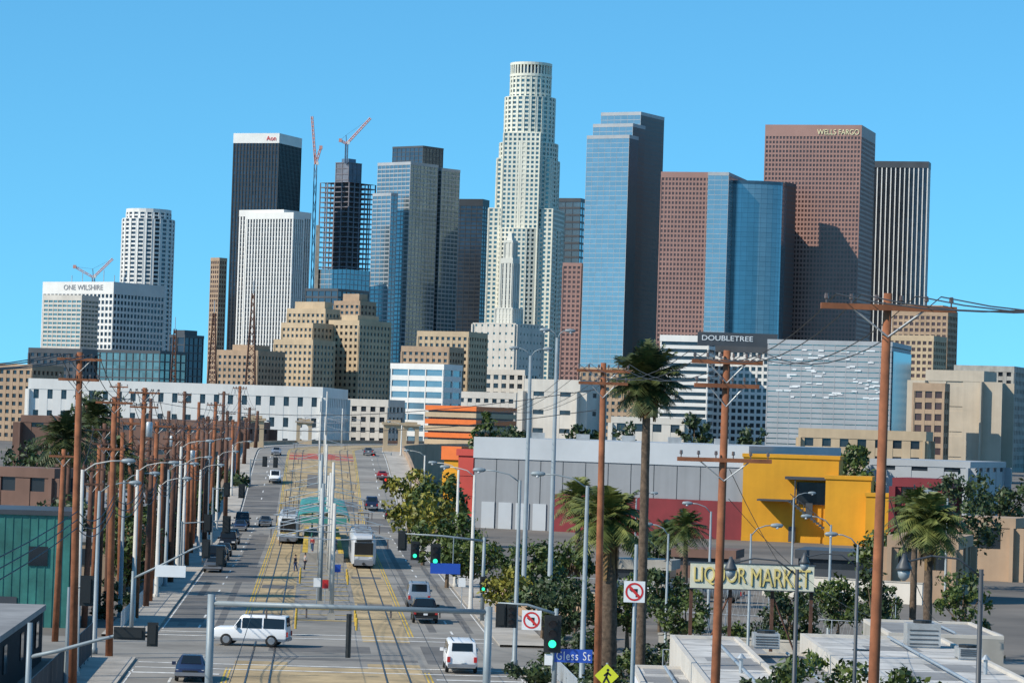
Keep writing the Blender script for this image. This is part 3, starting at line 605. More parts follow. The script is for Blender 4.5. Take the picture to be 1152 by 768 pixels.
# catenary poles down the median
cat=[]; ords='first second third fourth fifth sixth seventh eighth ninth tenth eleventh twelfth thirteenth fourteenth fifteenth sixteenth'.split()
for k,s in enumerate((248,264,280,300,318,340,366,402,446,474,500,530,560,590,640,740)):
    base=R(s,0.45*(-1)**k,rz(s)+.02); t=thing('catenary_pole','%s pale steel overhead line pole from the near end of the median'%ords[k],'overhead line pole',base,-hd,'pale overhead line poles down the median')
    h=(9.2,10.4,12)[k%3]
    MB().tube([(0,0,0),(0,0,h)],[.19,.13],8).build('pole',M[('pole_c','pgrey')[k%4==1]],t,smooth=True)
    for sx in (-1,1):
        b=MB(); b.tube([(0,0,6.3),(sx*4.6,0,6.5),(sx*4.2,0,6.55),(0,0,7.6)],.045,5); b.build('bracket_arm',M['galv'],t)
        MB().tube([(sx*4.3,0,6.45),(sx*4.3,0,5.7)],.05,5).build('insulator',M['insul'],t)
    MB().box(-.3,.3,-.3,.3,0,.5).build('footing',M['concrete'],t)
    cat.append(s)
for sx,lab in ((-1,'left'),(1,'right')):
    wire('contact wire hanging above the %s rail track'%lab,[R(s,sx*4.3,5.7+rz(s)) for s in [30,100,180]+cat],.15,.018)
def lamp(label,px,py,D,arm=(2.2,0),m='galv',rad=.11,name='street_lamp',double=False,group=None,rise=.6):
    base,h=top_at(px,py,D); t=thing(name,label,'street lamp',base,0,group)
    MB().tube([(0,0,0),(0,0,.4),(0,0,.45),(0,0,h)],[rad*1.5,rad*1.5,rad*1.1,rad*.65],8).build('pole',M[m],t,smooth=True)
    for sx in ((-1,1) if double else (1,)):
        ax=arm[0]*sx; ay=arm[1]
        MB().tube([(0,0,h-.15),(ax*.3,ay*.3,h+rise*.6),(ax*.7,ay*.7,h+rise*.95),(ax,ay,h+rise)],.045,6).build('arm',M[m],t,smooth=True)
        d=Vector((ax,ay,0)).normalized(); e=Vector((-d.y,d.x,0)); c=Vector((ax,ay,h+rise))+d*.3
        b=MB(); b.tube([c-d*.4,c-d*.3,c,c+d*.35,c+d*.45],[.06,.12,.17,.13,.03],8); b.build('lamp_head',M['pgrey'],t,smooth=True)
        MB().tube([c+d*.05-Vector((0,0,.1)),c+d*.05-Vector((0,0,.24))],[.14,.07],8).build('lens',M['head'],t,smooth=True)
    return t
for a in [
 ('tall twin headed mast lamp, left of the two beyond the signals',597,400,262,(1.1,0),'pgrey',.2,'mast_lamp',True),
 ('tallest twin headed mast lamp, right of the two beyond the signals',627,380,250,(.7,0),'pgrey',.2,'mast_lamp',True),
 ('grey street lamp standing left of the tall palm',661,546,182,(-2.6,0),'pgrey',.16),
 ('grey street lamp left of the twin mast lamps',585,540,206,(-2.4,0),'pgrey',.15),
 ('pale concrete street lamp in front of the warehouse end',534,534,262,(-2.2,0),'pole_c',.17),
 ('pale concrete street lamp beyond the green trees on the right',516,528,300,(-2.2,0),'pole_c',.17),
 ('slim pale street lamp near the right ramp parapet',478,512,430,(-2.2,0),'pole_c',.16),
 ('slim pale street lamp far up the right ramp',452,478,600,(-2.2,0),'pole_c',.16),
 ('grey street lamp behind the far left wooden pole',93,528,186,(2.4,0),'pole_c',.16),
 ('white street lamp left of the parked cars, nearest white one',155,528,236,(2.4,0),'pole_c',.18),
 ('white street lamp beside the fifth left pole',204,502,300,(2.4,0),'pole_c',.2),
 ('white street lamp beside the left ramp wall',262,500,500,(2.4,0),'pole_c',.18),
 ('white street lamp far up the left ramp',287,476,640,(2.4,0),'pole_c',.18),
 ('white street lamp behind the third left pole',180,545,268,(2.0,0),'pole_c',.19),
 ('white street lamp right of the fifth left pole',209,520,322,(2.0,0),'pole_c',.19),
 ('white street lamp right of the sixth left pole',226,528,360,(2.0,0),'pole_c',.2),
 ('white street lamp right of the eighth left pole',246,512,425,(2.0,0),'pole_c',.2),
 ('grey lamp post between first and second left poles',112,552,205,(2.0,0),'pgrey',.16),
 ('grey lamp post left of the third left pole',140,540,240,(2.0,0),'pgrey',.16),
 ('grey lamp post between fourth and fifth left poles',190,528,285,(2.0,0),'pgrey',.17),
 ('grey lamp post beside the seventh left pole',236,498,390,(2.0,0),'pgrey',.19),
 ('grey lamp post behind the right end of the liquor sign',935,590,240,(-1.6,0),'pgrey',.12),
 ('grey lamp post behind the left end of the liquor sign',800,575,250,(-1.6,0),'pgrey',.12),
 ('grey lamp post beside the yellow building stair',893,560,330,(1.6,0),'pgrey',.12),
 ('thin grey lamp post by the red wall',716,560,340,(1.6,0),'pgrey',.12),
 ('thin grey lamp post at far right beyond the palm',1066,560,300,(-1.6,0),'pgrey',.12),
 ('thin grey lamp post right of the liquor sign',965,612,200,(-1.4,0),'pgrey',.1),
 ('thin grey lamp post between red wooden pole and liquor sign',845,600,210,(1.4,0),'pgrey',.1),
 ('slim grey lamp post right of the turn ban sign',752,600,215,(-1.2,0),'pgrey',.1),
 ]: lamp(*a)
def pendant_lamp(label,pxp,pyp,D,pxl,pyl):
    base,h=top_at(pxp,pyp,D); t=thing('pendant_lamp',label,'street lamp',base)
    MB().tube([(0,0,0),(0,0,h)],[.1,.06],8).build('pole',M['dgrey'],t,smooth=True)
    q=P(pxl,pyl,D)-base
    MB().tube([(0,0,h-.2),(q.x*.3,0,h+.25),(q.x*.65,0,h+.3),(q.x*.93,0,h+.15),(q.x,0,q.z+.35)],.03,6).build('arm',M['dgrey'],t,smooth=True)
    b=MB(); b.tube([(q.x,0,q.z+.4),(q.x,0,q.z+.25),(q.x,0,q.z+.05),(q.x,0,q.z-.02)],[.04,.09,.2,.21],12); b.build('lamp_shade',M['dgrey'],t,smooth=True)
    MB().tube([(q.x,0,q.z-.02),(q.x,0,q.z-.2),(q.x,0,q.z-.3)],[.17,.14,.04],12).build('globe',M['pgrey'],t,smooth=True)
pendant_lamp('curved arm pendant lamp in front of the liquor sign',897,640,98,822,640)
pendant_lamp('curved arm pendant lamp right of the tallest wooden pole',1104,640,80,1017,640)
pendant_lamp('curved arm pendant lamp behind the red wooden pole',965,632,120,905,633)

# ------------------------------------------------------------------ signals and signs
def disc(b,c,r,n=14,y=0): b.poly([(c[0]+r*math.cos(2*math.pi*i/n),c[1]+y,c[2]+r*math.sin(2*math.pi*i/n)) for i in range(n)])
def signal(parent,c,lit='g',s=1.0,horiz=False,back=False):
    sy=1 if back else -1
    w,h=(.62*s,.2*s) if horiz else (.2*s,.62*s)
    b=MB(); x,y,z=c; b.box(x-w*.95,x+w*.95,y-.1*s,y+.12*s,z-h*.92,z+h*.92); b.box(x-w-.13*s,x+w+.13*s,y+.0*s,y+.02*s,z-h-.1*s,z+h+.1*s); o=b.build('signal_head',M['blk'],parent)
    for i,k in enumerate((.36,0,-.36)):
        cx,cz=(x+k*s*1.05,z) if horiz else (x,z+k*s*1.05)
        col={'g':'lens_g' if i==2 else 'lens_d','r':'lens_r' if i==0 else 'lens_d','n':'lens_d'}[lit]
        b=MB(); disc(b,(cx,y+sy*.115*s,cz),.15*s); q=b.build('lens',M[col],o)
        b=MB(); n=9
        for j in range(n):
            a1=-.25+(math.pi+.5)*j/n; a2=-.25+(math.pi+.5)*(j+1)/n; r_=.165*s
            b.quad((cx+r_*math.cos(a1),y+sy*.1*s,cz+r_*math.sin(a1)),(cx+r_*math.cos(a2),y+sy*.1*s,cz+r_*math.sin(a2)),(cx+r_*math.cos(a2),y+sy*.3*s,cz+r_*math.sin(a2)),(cx+r_*math.cos(a1),y+sy*.3*s,cz+r_*math.sin(a1)))
        b.build('visor',M['blk'],o)
    return o
def turnsign(parent,c,w):
    x,y,z=c; o=MB().box(x-w,x+w,y-.02,y+.02,z-w,z+w).build('turn_ban_sign',M['signw'],parent)
    b=MB(); n=24
    for i in range(n):
        a1,a2=2*math.pi*i/n,2*math.pi*(i+1)/n; ro,ri=.86*w,.68*w
        b.quad((x+ri*math.cos(a1),y-.03,z+ri*math.sin(a1)),(x+ri*math.cos(a2),y-.03,z+ri*math.sin(a2)),(x+ro*math.cos(a2),y-.03,z+ro*math.sin(a2)),(x+ro*math.cos(a1),y-.03,z+ro*math.sin(a1)))
    d=.5*w; e_=.09*w; b.quad((x-d-e_,y-.036,z+d-e_),(x-d+e_,y-.036,z+d+e_),(x+d+e_,y-.036,z-d+e_),(x+d-e_,y-.036,z-d-e_)); b.build('ban_ring',M['signr'],o)
    b=MB(); k=w
    b.box(x+.12*k,x+.3*k,y-.028,y-.024,z-.5*k,z+.15*k); b.box(x-.2*k,x+.3*k,y-.029,y-.025,z+.1*k,z+.28*k); b.poly([(x-.2*k,y-.027,z-.06*k),(x-.2*k,y-.027,z+.44*k),(x-.5*k,y-.027,z+.19*k)]); b.build('arrow',M['blk'],o)
# near right signal pole
base,h=top_at(626,684,169); t=thing('signal_pole','grey signal pole with green light, turn ban sign and blue street name sign','traffic signal',base); o=base
MB().tube([(0,0,0),(0,0,h)],[.16,.11],10).build('pole',M['pgrey'],t,smooth=True)
q=P(560,684,169)-o; MB().tube([(0,0,h-.3),(q.x*.5,0,h+.15),(q.x,0,h+.2)],[.09,.07,.05],8).build('mast_arm',M['pgrey'],t,smooth=True)
L_=lambda px,py,D=169: P(px,py,D)-o
q=L_(621.5,712); signal(t,(q.x,-.4,q.z),'g',1.4)
q=L_(567,692); signal(t,(q.x-.15,-.05,q.z),'n',.9,back=True); signal(t,(q.x+.4,-.05,q.z),'n',.9)
q=L_(598,697); turnsign(t,(q.x,-.12,q.z),.53)
q=L_(645,737); sg=MB().box(q.x-1.02,q.x+1.02,-.17,-.13,q.z-.36,q.z+.36).build('street_name_sign',M['blue'],t)
text('sign_letters','Gless St',1.84,.46,M['signw'],sg,(q.x,-.18,q.z),0,.006,space=1.22)
q2=L_(617,741); MB().box(q2.x-.22,q2.x+.22,-.3,-.26,q2.z-.3,q2.z+.3).build('small_plate',M['signw'],t)
# pole with turn ban sign
base,h=top_at(716,612,127); t=thing('sign_pole','grey pole carrying square turn ban sign left of the liquor sign','sign',base); o=base
MB().tube([(0,0,0),(0,0,h)],[.12,.07],8).build('pole',M['pgrey'],t,smooth=True); q=P(713.5,665,127)-o; turnsign(t,(q.x,-.15,q.z),.43)
# crossing diamond
base,h=top_at(683,745,150); t=thing('crossing_sign','yellow green diamond crossing sign at bottom of the picture','sign',base); o=base
MB().tube([(0,0,0),(0,0,h)],.05,6).build('post',M['galv'],t); z=h-.62
b=MB(); b.add([(-.58,-.08,z),(0,-.08,z-.58),(.58,-.08,z),(0,-.08,z+.58),(-.58,-.05,z),(0,-.05,z-.58),(.58,-.05,z),(0,-.05,z+.58)],[(0,1,2,3),(7,6,5,4),(0,4,5,1),(1,5,6,2),(2,6,7,3),(3,7,4,0)]); sg=b.build('sign_panel',M['signy'],t)
b=MB(); disc(b,(.05,-.085,z+.28),.07,10)
for pts in ([(.05,.2),(-.02,-.05)],[(-.02,-.05),(.14,-.36)],[(-.02,-.05),(-.16,-.34)],[(.04,.15),(.2,.02)],[(.04,.15),(-.14,.0)]):
    (x1,z1),(x2,z2)=pts; d=Vector((x2-x1,0,z2-z1)).normalized(); n_=Vector((-d.z,0,d.x))*.045
    b.quad(Vector((x1,-.086,z+z1))+n_,Vector((x1,-.086,z+z1))-n_,Vector((x2,-.086,z+z2))-n_,Vector((x2,-.086,z+z2))+n_)
b.build('walker_symbol',M['blk'],sg)
# far right corner signal
base,h=top_at(545,604,250); t=thing('signal_pole','far side signal pole with two green lights over the right lanes','traffic signal',base); o=base
MB().tube([(0,0,0),(0,0,h)],[.18,.12],10).build('pole',M['pgrey'],t,smooth=True)
q=P(450,600,250)-o; MB().tube([(0,0,h-.3),(q.x*.5,0,h),(q.x,0,h+.1)],[.1,.08,.05],8).build('mast_arm',M['pgrey'],t,smooth=True)
q=P(490,624,250)-o; signal(t,(q.x,-.15,q.z),'g',1.25); q=P(467,619,250)-o; signal(t,(q.x,-.15,q.z),'g',1.05); q=P(457,608,250)-o; signal(t,(q.x-.3,0,q.z),'n',1.1,back=True)
q=P(501,639,250)-o; sg=MB().box(q.x-1.2,q.x+1.2,-.4,-.36,q.z-.42,q.z+.42).build('direction_sign',M['blue'],t); MB().tube([(q.x+.6,-.3,q.z),(q.x+.6,-.1,h-.1)],.04,5).build('hanger',M['pgrey'],t)
q=P(544,657,250)-o; signal(t,(q.x,-.3,q.z),'g',.9)
for lab,px,py,pxp,D,side in (('far signal pole with red light on the right ramp, nearer one',434,543,462,470,-1),('far signal pole with red light near the ramp crest',420,515,440,600,-1)):
    base,h=top_at(pxp,py-6,D); t=thing('signal_pole',lab,'traffic signal',base); MB().tube([(0,0,0),(0,0,h)],[.16,.1],8).build('pole',M['pgrey'],t)
    q=P(px,py,D)-base; MB().tube([(0,0,h-.2),(q.x,0,h)],.07,6).build('mast_arm',M['pgrey'],t); signal(t,(q.x,-.15,q.z),'r',1.3)
# lower left signal
base,h=top_at(34,700,140); t=thing('signal_pole','signal pole at bottom left with black heads on curved arm','traffic signal',base); o=base
MB().tube([(0,0,0),(0,0,h)],[.16,.12],10).build('pole',M['pgrey'],t,smooth=True)
pts=[P(x,y,140)-o for x,y in ((35,738),(64,732),(100,722),(132,714),(178,710))]; MB().tube([(p_.x,0,p_.z) for p_ in pts],[.09,.09,.08,.07,.05],8).build('mast_arm',M['pgrey'],t,smooth=True)
q=P(146,712,140)-o; signal(t,(q.x,-.1,q.z),'n',.95,horiz=True,back=True); q=P(172,713,140)-o; signal(t,(q.x,-.1,q.z),'n',.75,back=True)
# left mid arm sign
base,h=top_at(150,642,225); t=thing('signal_pole','left kerb signal pole with long arm, white sign and black heads','traffic signal',base); o=base
MB().tube([(0,0,0),(0,0,h)],[.16,.12],10).build('pole',M['pgrey'],t,smooth=True)
pts=[P(x,y,225)-o for x,y in ((150,650),(180,636),(215,618),(236,610))]; MB().tube([(p_.x,0,p_.z) for p_ in pts],[.09,.08,.07,.05],8).build('mast_arm',M['pgrey'],t,smooth=True)
q=P(192,642,225)-o; MB().box(q.x-1.1,q.x+1.1,-.2,-.16,q.z-.42,q.z+.42).build('sign_panel',M['signw'],t)
q=P(232,617,225)-o; signal(t,(q.x,-.1,q.z),'n',.95,back=True); q=P(248,626,225)-o; signal(t,(q.x,-.1,q.z),'n',.95,back=True)
for lab,px,py,pxp,D in (('black signal on arm above the far left lanes',310,520,282,520),('black signal on arm left of the upper train',272,552,240,380),('black signal on arm beyond the parked cars',255,590,205,300),('black signal on arm near the first left pole',98,664,78,178)):
    base,h=top_at(pxp,py-4,D); t=thing('signal_pole',lab,'traffic signal',base); MB().tube([(0,0,0),(0,0,h)],[.16,.1],8).build('pole',M['pgrey'],t)
    q=P(px,py,D)-base; MB().tube([(0,0,h-.2),(q.x,0,h+.2)],.07,6).build('mast_arm',M['pgrey'],t); signal(t,(q.x,-.1,q.z),'n',1.2,back=True); signal(t,(q.x-1.8,-.1,q.z+.1),'n',1.2,back=True) if D>200 else None
# gantry
A_=P(238,668,150); B_=P(550,682,150); t=thing('gantry','grey steel portal gantry spanning the near tracks','gantry',(A_.x,A_.y,0)); o=t.location
MB().tube([(A_.x,A_.y,0),(A_.x,A_.y,A_.z)],[.2,.18],12).build('post',M['pgrey'],t,o,True); MB().tube([(B_.x,B_.y,0),(B_.x,B_.y,B_.z)],[.2,.18],12).build('post',M['pgrey'],t,o,True)
a_=P(238,678,150); b_=P(548,688,150); MB().tube([(a_.x,a_.y,a_.z),(b_.x,b_.y,b_.z)],.13,10).build('beam',M['pgrey'],t,o,True)
q=P(393,690,150); b=MB(); b.tube([(q.x,q.y-.05,q.z),(q.x,q.y-.05,q.z-2.1)],.13,8); b.build('drop_bracket',M['blk'],t,o)
for px in (300,345,440,495):
    q=P(px,682,150); MB().tube([(q.x,q.y,q.z-.1),(q.x,q.y,q.z-.55)],.045,6).build('insulator',M['insul'],t,o)

# ------------------------------------------------------------------ vehicles
ST_=dict(
 suv=([(-2.6,.52,1.0,1.05,.9,.82),(-2.56,.42,1.2,1.26,.98,.88),(-2.47,.38,1.22,2.1,.99,.82),(-.9,.36,1.21,2.16,1.0,.84),(.6,.36,1.2,2.12,1.0,.82),(1.2,.36,1.22,1.28,1.0,.9),(2.4,.42,1.2,1.24,.98,.88),(2.56,.48,1.06,1.1,.95,.84),(2.62,.55,.8,.84,.9,.8)],(2,4),(4,5),(1,2),.43,(-1.55,1.62)),
 sedan=([(-2.4,.42,.8,.85,.8,.74),(-2.3,.34,.98,1.02,.88,.78),(-1.65,.28,1.0,1.05,.9,.76),(-1.0,.26,.98,1.42,.91,.62),(.3,.26,.95,1.44,.91,.62),(1.1,.26,.92,.96,.91,.78),(2.2,.3,.78,.8,.87,.74),(2.38,.4,.6,.64,.8,.7)],(3,4),(4,5),(2,3),.33,(-1.4,1.42)),
 pickup=([(-2.85,.55,1.0,1.03,.92,.9),(-2.8,.45,1.1,1.12,.98,.94),(-.85,.4,1.12,1.14,1.0,.94),(-.72,.38,1.13,1.82,1.0,.76),(.75,.36,1.13,1.84,1.0,.76),(1.4,.36,1.12,1.15,1.0,.88),(2.6,.4,1.06,1.09,.97,.84),(2.8,.5,.75,.8,.9,.8)],(3,4),(4,5),(2,3),.4,(-1.75,1.85)),
 van=([(-2.75,.42,1.0,1.05,.94,.86),(-2.7,.36,1.15,1.3,.99,.9),(-2.58,.34,1.2,1.98,1.0,.84),(-.6,.3,1.2,2.06,1.0,.86),(1.15,.3,1.2,2.02,1.0,.84),(1.95,.32,1.12,1.18,.99,.86),(2.6,.38,.98,1.02,.95,.82),(2.75,.48,.72,.76,.88,.78)],(2,4),(4,5),(1,2),.37,(-1.75,1.75)))
def car(label,kind,loc,yaw,paint,group=None,cat='car',name=None,slats=False):
    st,side,fr,rr,wr_,ax=ST_[kind]
    t=thing(name or {'suv':'parked_car','sedan':'sedan_car','pickup':'pickup_truck','van':'van'}[kind],label,cat,loc,yaw,group)
    b=MB(); rows=[]
    for (y,zb,zl,zr,w,wt) in st:
        row=[(-w*.86,y,zb),(-w,y,zb+.2),(-w,y,zl-.12),(-w*.97,y,zl),(-wt,y,zr-.03),(-wt*.86,y,zr+.02),(wt*.86,y,zr+.02),(wt,y,zr-.03),(w*.97,y,zl),(w,y,zl-.12),(w,y,zb+.2),(w*.86,y,zb)]; rows.append([Vector(p) for p in row])
    n=12; vs=[p for r_ in rows for p in r_]; fs=[(i*n+j,i*n+(j+1)%n,(i+1)*n+(j+1)%n,(i+1)*n+j) for i in range(len(rows)-1) for j in range(n)]
    fs=[tuple(reversed(q)) for q in fs]; fs+=[tuple(range(n)),tuple(range((len(rows)-1)*n,len(rows)*n))[::-1]]
    b.add(vs,fs); body=b.build('body',M[paint],t)
    bv=body.modifiers.new('bevel','BEVEL'); bv.width=.03; bv.segments=2; bv.limit_method='ANGLE'; bv.angle_limit=.5
    for p in body.data.polygons: p.use_smooth=True
    def pane(nm,a,b_,c,d,u0,u1,v0,v1,m='cglass'):
        f_=lambda u_,v_:(a*(1-u_)+b_*u_)*(1-v_)+(d*(1-u_)+c*u_)*v_
        q=[f_(u0,v0),f_(u1,v0),f_(u1,v1),f_(u0,v1)]; nn=(q[1]-q[0]).cross(q[3]-q[0]).normalized()
        ctr=Vector((0,sum(x.y for x in q)/4,.8))
        if nn.dot(sum(q,Vector())/4-ctr)<0: nn=-nn
        bb=MB(); qq=[x+nn*.022 for x in q]; q0=[x-nn*.02 for x in q]
        bb.add(qq+q0,[(0,1,2,3),(7,6,5,4),(0,4,5,1),(1,5,6,2),(2,6,7,3),(3,7,4,0)]); bb.build(nm,M[m],t)
    i,j=fr; pane('windscreen',rows[j][5],rows[j][6],rows[i][6],rows[i][5],.04,.96,.06,.94)
    i,j=rr; pane('rear_window',rows[i][5],rows[i][6],rows[j][6],rows[j][5],.06,.94,.15,.9)
    for L4 in ((3,4),(8,7)):
        for k in range(side[0],side[1]):
            a,b_,c,d=rows[k][L4[0]],rows[k+1][L4[0]],rows[k+1][L4[1]],rows[k][L4[1]]
            if kind=='sedan' or kind=='pickup':
                pane('side_window',a,b_,c,d,.05,.47,.1,.92); pane('side_window',a,b_,c,d,.53,.96,.1,.92)
            else: pane('side_window',a,b_,c,d,.04,.96,.06,.84)
        if kind in('suv','van'):
            k=side[1]; a,b_,d=rows[k][L4[0]],rows[k+1][L4[0]],rows[k][L4[1]]; g_=(a+b_+d)/3; sx=1 if a.x>0 else -1
            tri=[g_+(v-g_)*.78+Vector((sx*.03,0,.01)) for v in (a,b_,d)]; tr2=[v-Vector((sx*.05,0,0)) for v in tri]
            bb=MB(); bb.add(tri+tr2,[(0,1,2),(5,4,3),(0,3,4,1),(1,4,5,2),(2,5,3,0)]); bb.build('quarter_window',M['cglass'],t)
    for yw in ax:
        for sx in (-1,1):
            b=MB(); w=st[3][4]; b.tube([(sx*(w-.22),yw,wr_),(sx*(w-.2),yw,wr_),(sx*(w-.02),yw,wr_),(sx*(w+.015),yw,wr_)],[wr_*.7,wr_,wr_,wr_*.86],18); wh=b.build('wheel',M['tyre'],t)
            MB().tube([(sx*(w-.01),yw,wr_),(sx*(w+.025),yw,wr_)],[wr_*.66,wr_*.56],14).build('rim',M['rim'],wh)
    f_=st[-2]; r_=st[1]
    for sx in (-1,1):
        y=f_[0]; MB().box(sx*f_[4]*.72-.2,sx*f_[4]*.72+.2,y-.06,y+.06,f_[2]-.2,f_[2]-.03).build('headlight',M['head'],t)
        y=r_[0]; zt_=1.05 if kind!='sedan' else .9; MB().box(sx*r_[4]*.86-.1,sx*r_[4]*.86+.1,y-.12,y+.05,zt_-.32,zt_+.02).build('taillight',M['tail'],t)
        y=st[fr[1]][0]-.25; w=st[3][4]; MB().box(sx*(w+.12)-.12,sx*(w+.12)+.12,y-.08,y+.08,st[fr[1]][2],st[fr[1]][2]+.2).build('mirror',M[paint],t)
    MB().box(-.9,.9,st[-1][0]-.1,st[-1][0]+.1,.4,.6).build('bumper',M['traing' if paint!='cblack' else 'blk'],t); MB().box(-.9,.9,st[0][0]-.08,st[0][0]+.1,.42,.62).build('bumper',M['traing' if paint!='cblack' else 'blk'],t)
    MB().box(-.45,.45,st[-1][0]-.02,st[-1][0]+.03,.62,.72).build('grille',M['blk'],t)
    MB().box(-.16,.16,st[0][0]-.1,st[0][0]-.06,.68,.82).build('number_plate',M['signw'],t)
    if kind in ('suv','van'):
        for sx in (-1,1): MB().tube([(sx*.62,st[2][0]+.3,st[3][3]+.05),(sx*.62,st[4][0]-.2,st[3][3]+.05)],.025,5).build('roof_rail',M['blk'],t)
    return t
def gp(px,py): 
    q=G(px,py,0); return Vector((q.x,q.y,.03))
q=gp(283,726); car('white sport utility car turning across the tracks at the near junction','suv',q,math.radians(84),'cwhite',name='sport_utility_car')
q=gp(517,754); car('white van waiting behind in the near right lanes','van',q,-hd,'cwhite',cat='van')
t_=gp(477,699); car('black pickup truck ahead of the white van','pickup',t_,-hd,'cblack',cat='pickup truck')
car('silver sport utility car just ahead of the black pickup','suv',gp(470,682),-hd,'csilver',name='sport_utility_car')
car('dark navy car at bottom left beside the gantry post','sedan',gp(215,764),math.pi-hd,'cnavy')
gk='cars parked along the left kerb'; tp=-11.2
car('black sport utility car parked at left kerb, biggest of the parked row','suv',R(330,tp,.03),math.pi-hd,'cblack',group=gk,name='sport_utility_car')
car('dark grey car parked at left kerb in front of the big black one','sedan',R(318,tp,.03),math.pi-hd,'cgrey',group=gk)
car('black car parked at left kerb behind the big black one','sedan',R(343,tp,.03),math.pi-hd,'cblack',group=gk)
car('black car parked at left kerb second behind the big black one','sedan',R(354,tp,.03),math.pi-hd,'cblack',group=gk)
car('black sport utility car farther up the left kerb','suv',R(372,tp,.03),math.pi-hd,'cblack',group=gk,name='sport_utility_car')
car('dark pickup parked midway up the left kerb','pickup',R(388,tp,.03),math.pi-hd,'cgrey',group=gk,cat='pickup truck')
car('navy car parked far up the left kerb','sedan',R(432,tp,.03),math.pi-hd,'cnavy',group=gk)
car('black van parked far up the left kerb','van',R(445,tp,rz(445)+.03),math.pi-hd,'cblack',group=gk,cat='van')
car('dark car driving toward the camera in the left lanes','sedan',R(447,-8,rz(447)+.03),math.pi-hd,'cgrey')
car('white delivery van coming down the left lanes','van',R(528,-7.8,rz(528)+.03),math.pi-hd,'cwhite',cat='van')
car('black car driving up the ramp by right kerb','sedan',R(470,10.5,rz(470)+.03),-hd,'cblack')
car('dark sport utility car driving up the ramp beside the median','suv',R(485,7.8,rz(485)+.03),-hd,'cnavy',name='sport_utility_car')
car('red car far up the ramp in right lanes','sedan',R(540,10.5,rz(540)+.03),-hd,'cred')
car('small silver car near the ramp crest, left lanes','sedan',R(590,-8.5,rz(590)+.03),math.pi-hd,'csilver')
car('small dark car near the ramp crest, right lanes','sedan',R(600,9,rz(600)+.03),-hd,'cgrey')
for k,(px,D,pa_,kd,lab) in enumerate(((720,285,'cwhite','sedan','white car parked in the lot below the red wall'),(805,290,'cgrey','suv','grey car parked in the lot near the brown shed'))):
    q=P(px,640,D); car(lab,kd,Vector((q.x,D,.01)),math.radians(75),pa_,'cars parked in the lot',name='parked_car')

def train(label,s,t,front=-1):
    r_=thing('light_rail_train',label,'train',R(s,t,.06),-hd,'light rail trains at the station')
    L=27; st=[(0,.55,1.05,3.2,1.02,.78),(.35,.42,1.2,3.45,1.22,.98),(1.2,.38,1.2,3.55,1.33,1.1),(L-1.2,.38,1.2,3.55,1.33,1.1),(L-.35,.42,1.2,3.45,1.22,.98),(L,.55,1.05,3.2,1.02,.78)]
    b=MB(); n=8; vs=[]
    for y,zb,zl,zr,w,wt in st: vs+=[(-w*.95,y,zb),(-w,y,zl),(-w,y,zr-.5),(-wt,y,zr),(wt,y,zr),(w,y,zr-.5),(w,y,zl),(w*.95,y,zb)]
    fs=[((i+1)*n+j,(i+1)*n+(j+1)%n,i*n+(j+1)%n,i*n+j) for i in range(len(st)-1) for j in range(n)]+[tuple(range(n)),tuple(range(5*n,6*n))[::-1]]
    b.add(vs,fs); body=b.build('body',M['trainw'],r_)
    MB().box(-.98,.98,-.03,.1,1.45,2.72).build('windscreen',M['cglass'],r_)
    MB().box(-.82,.82,-.035,.1,2.78,3.12).build('destination_display',M['blk'],r_)
    for sx in (-1,1):
        MB().box(sx*.72-.16,sx*.72+.16,-.04,.1,1.02,1.24).build('headlight',M['head'],r_)
        MB().box(sx*.75-.04,sx*.75+.04,-.06,-.04,1.6,2.7).build('wiper',M['blk'],r_)
        for k in range(8):
            y0=2.2+k*3; MB().box(sx*1.34-.02,sx*1.34+.02,y0,y0+1.9,1.5,2.65).build('side_window',M['cglass'],r_)
        for k in range(4):
            y0=4.3+k*6; MB().box(sx*1.35-.02,sx*1.35+.02,y0,y0+.85,.5,2.7).build('door',M['traing'],r_)
    MB().box(-1.0,1.0,-.08,.3,.3,.9).build('bumper',M['traing'],r_); MB().tube([(0,.2,.5),(0,-.45,.5)],[.12,.16],8).build('coupler',M['blk'],r_)
    MB().box(-1.0,1.0,-.02,.1,1.28,1.4).build('nose_stripe',M['yellow_p'],r_)
    for y in (5,12,19): MB().box(-.8,.8,y,y+3.5,3.55,3.95).build('roof_equipment',M['traing'],r_)
    b=MB(); 
    b.tube([(-.5,10,3.6),(-.5,11.2,4.6),(-.6,10.2,5.55),(.6,10.2,5.55),(.5,11.2,4.6),(.5,10,3.6)],.05,4); b.build('pantograph',M['rail'],r_)
    for y in (3,13,23): MB().box(-1.1,1.1,y,y+2,.05,.45).build('bogie',M['blk'],r_)
train('pale grey light rail train on the right track, nearer of the two',333,4.3); train('pale grey light rail train on the left track, farther of the two',392,-4.3)
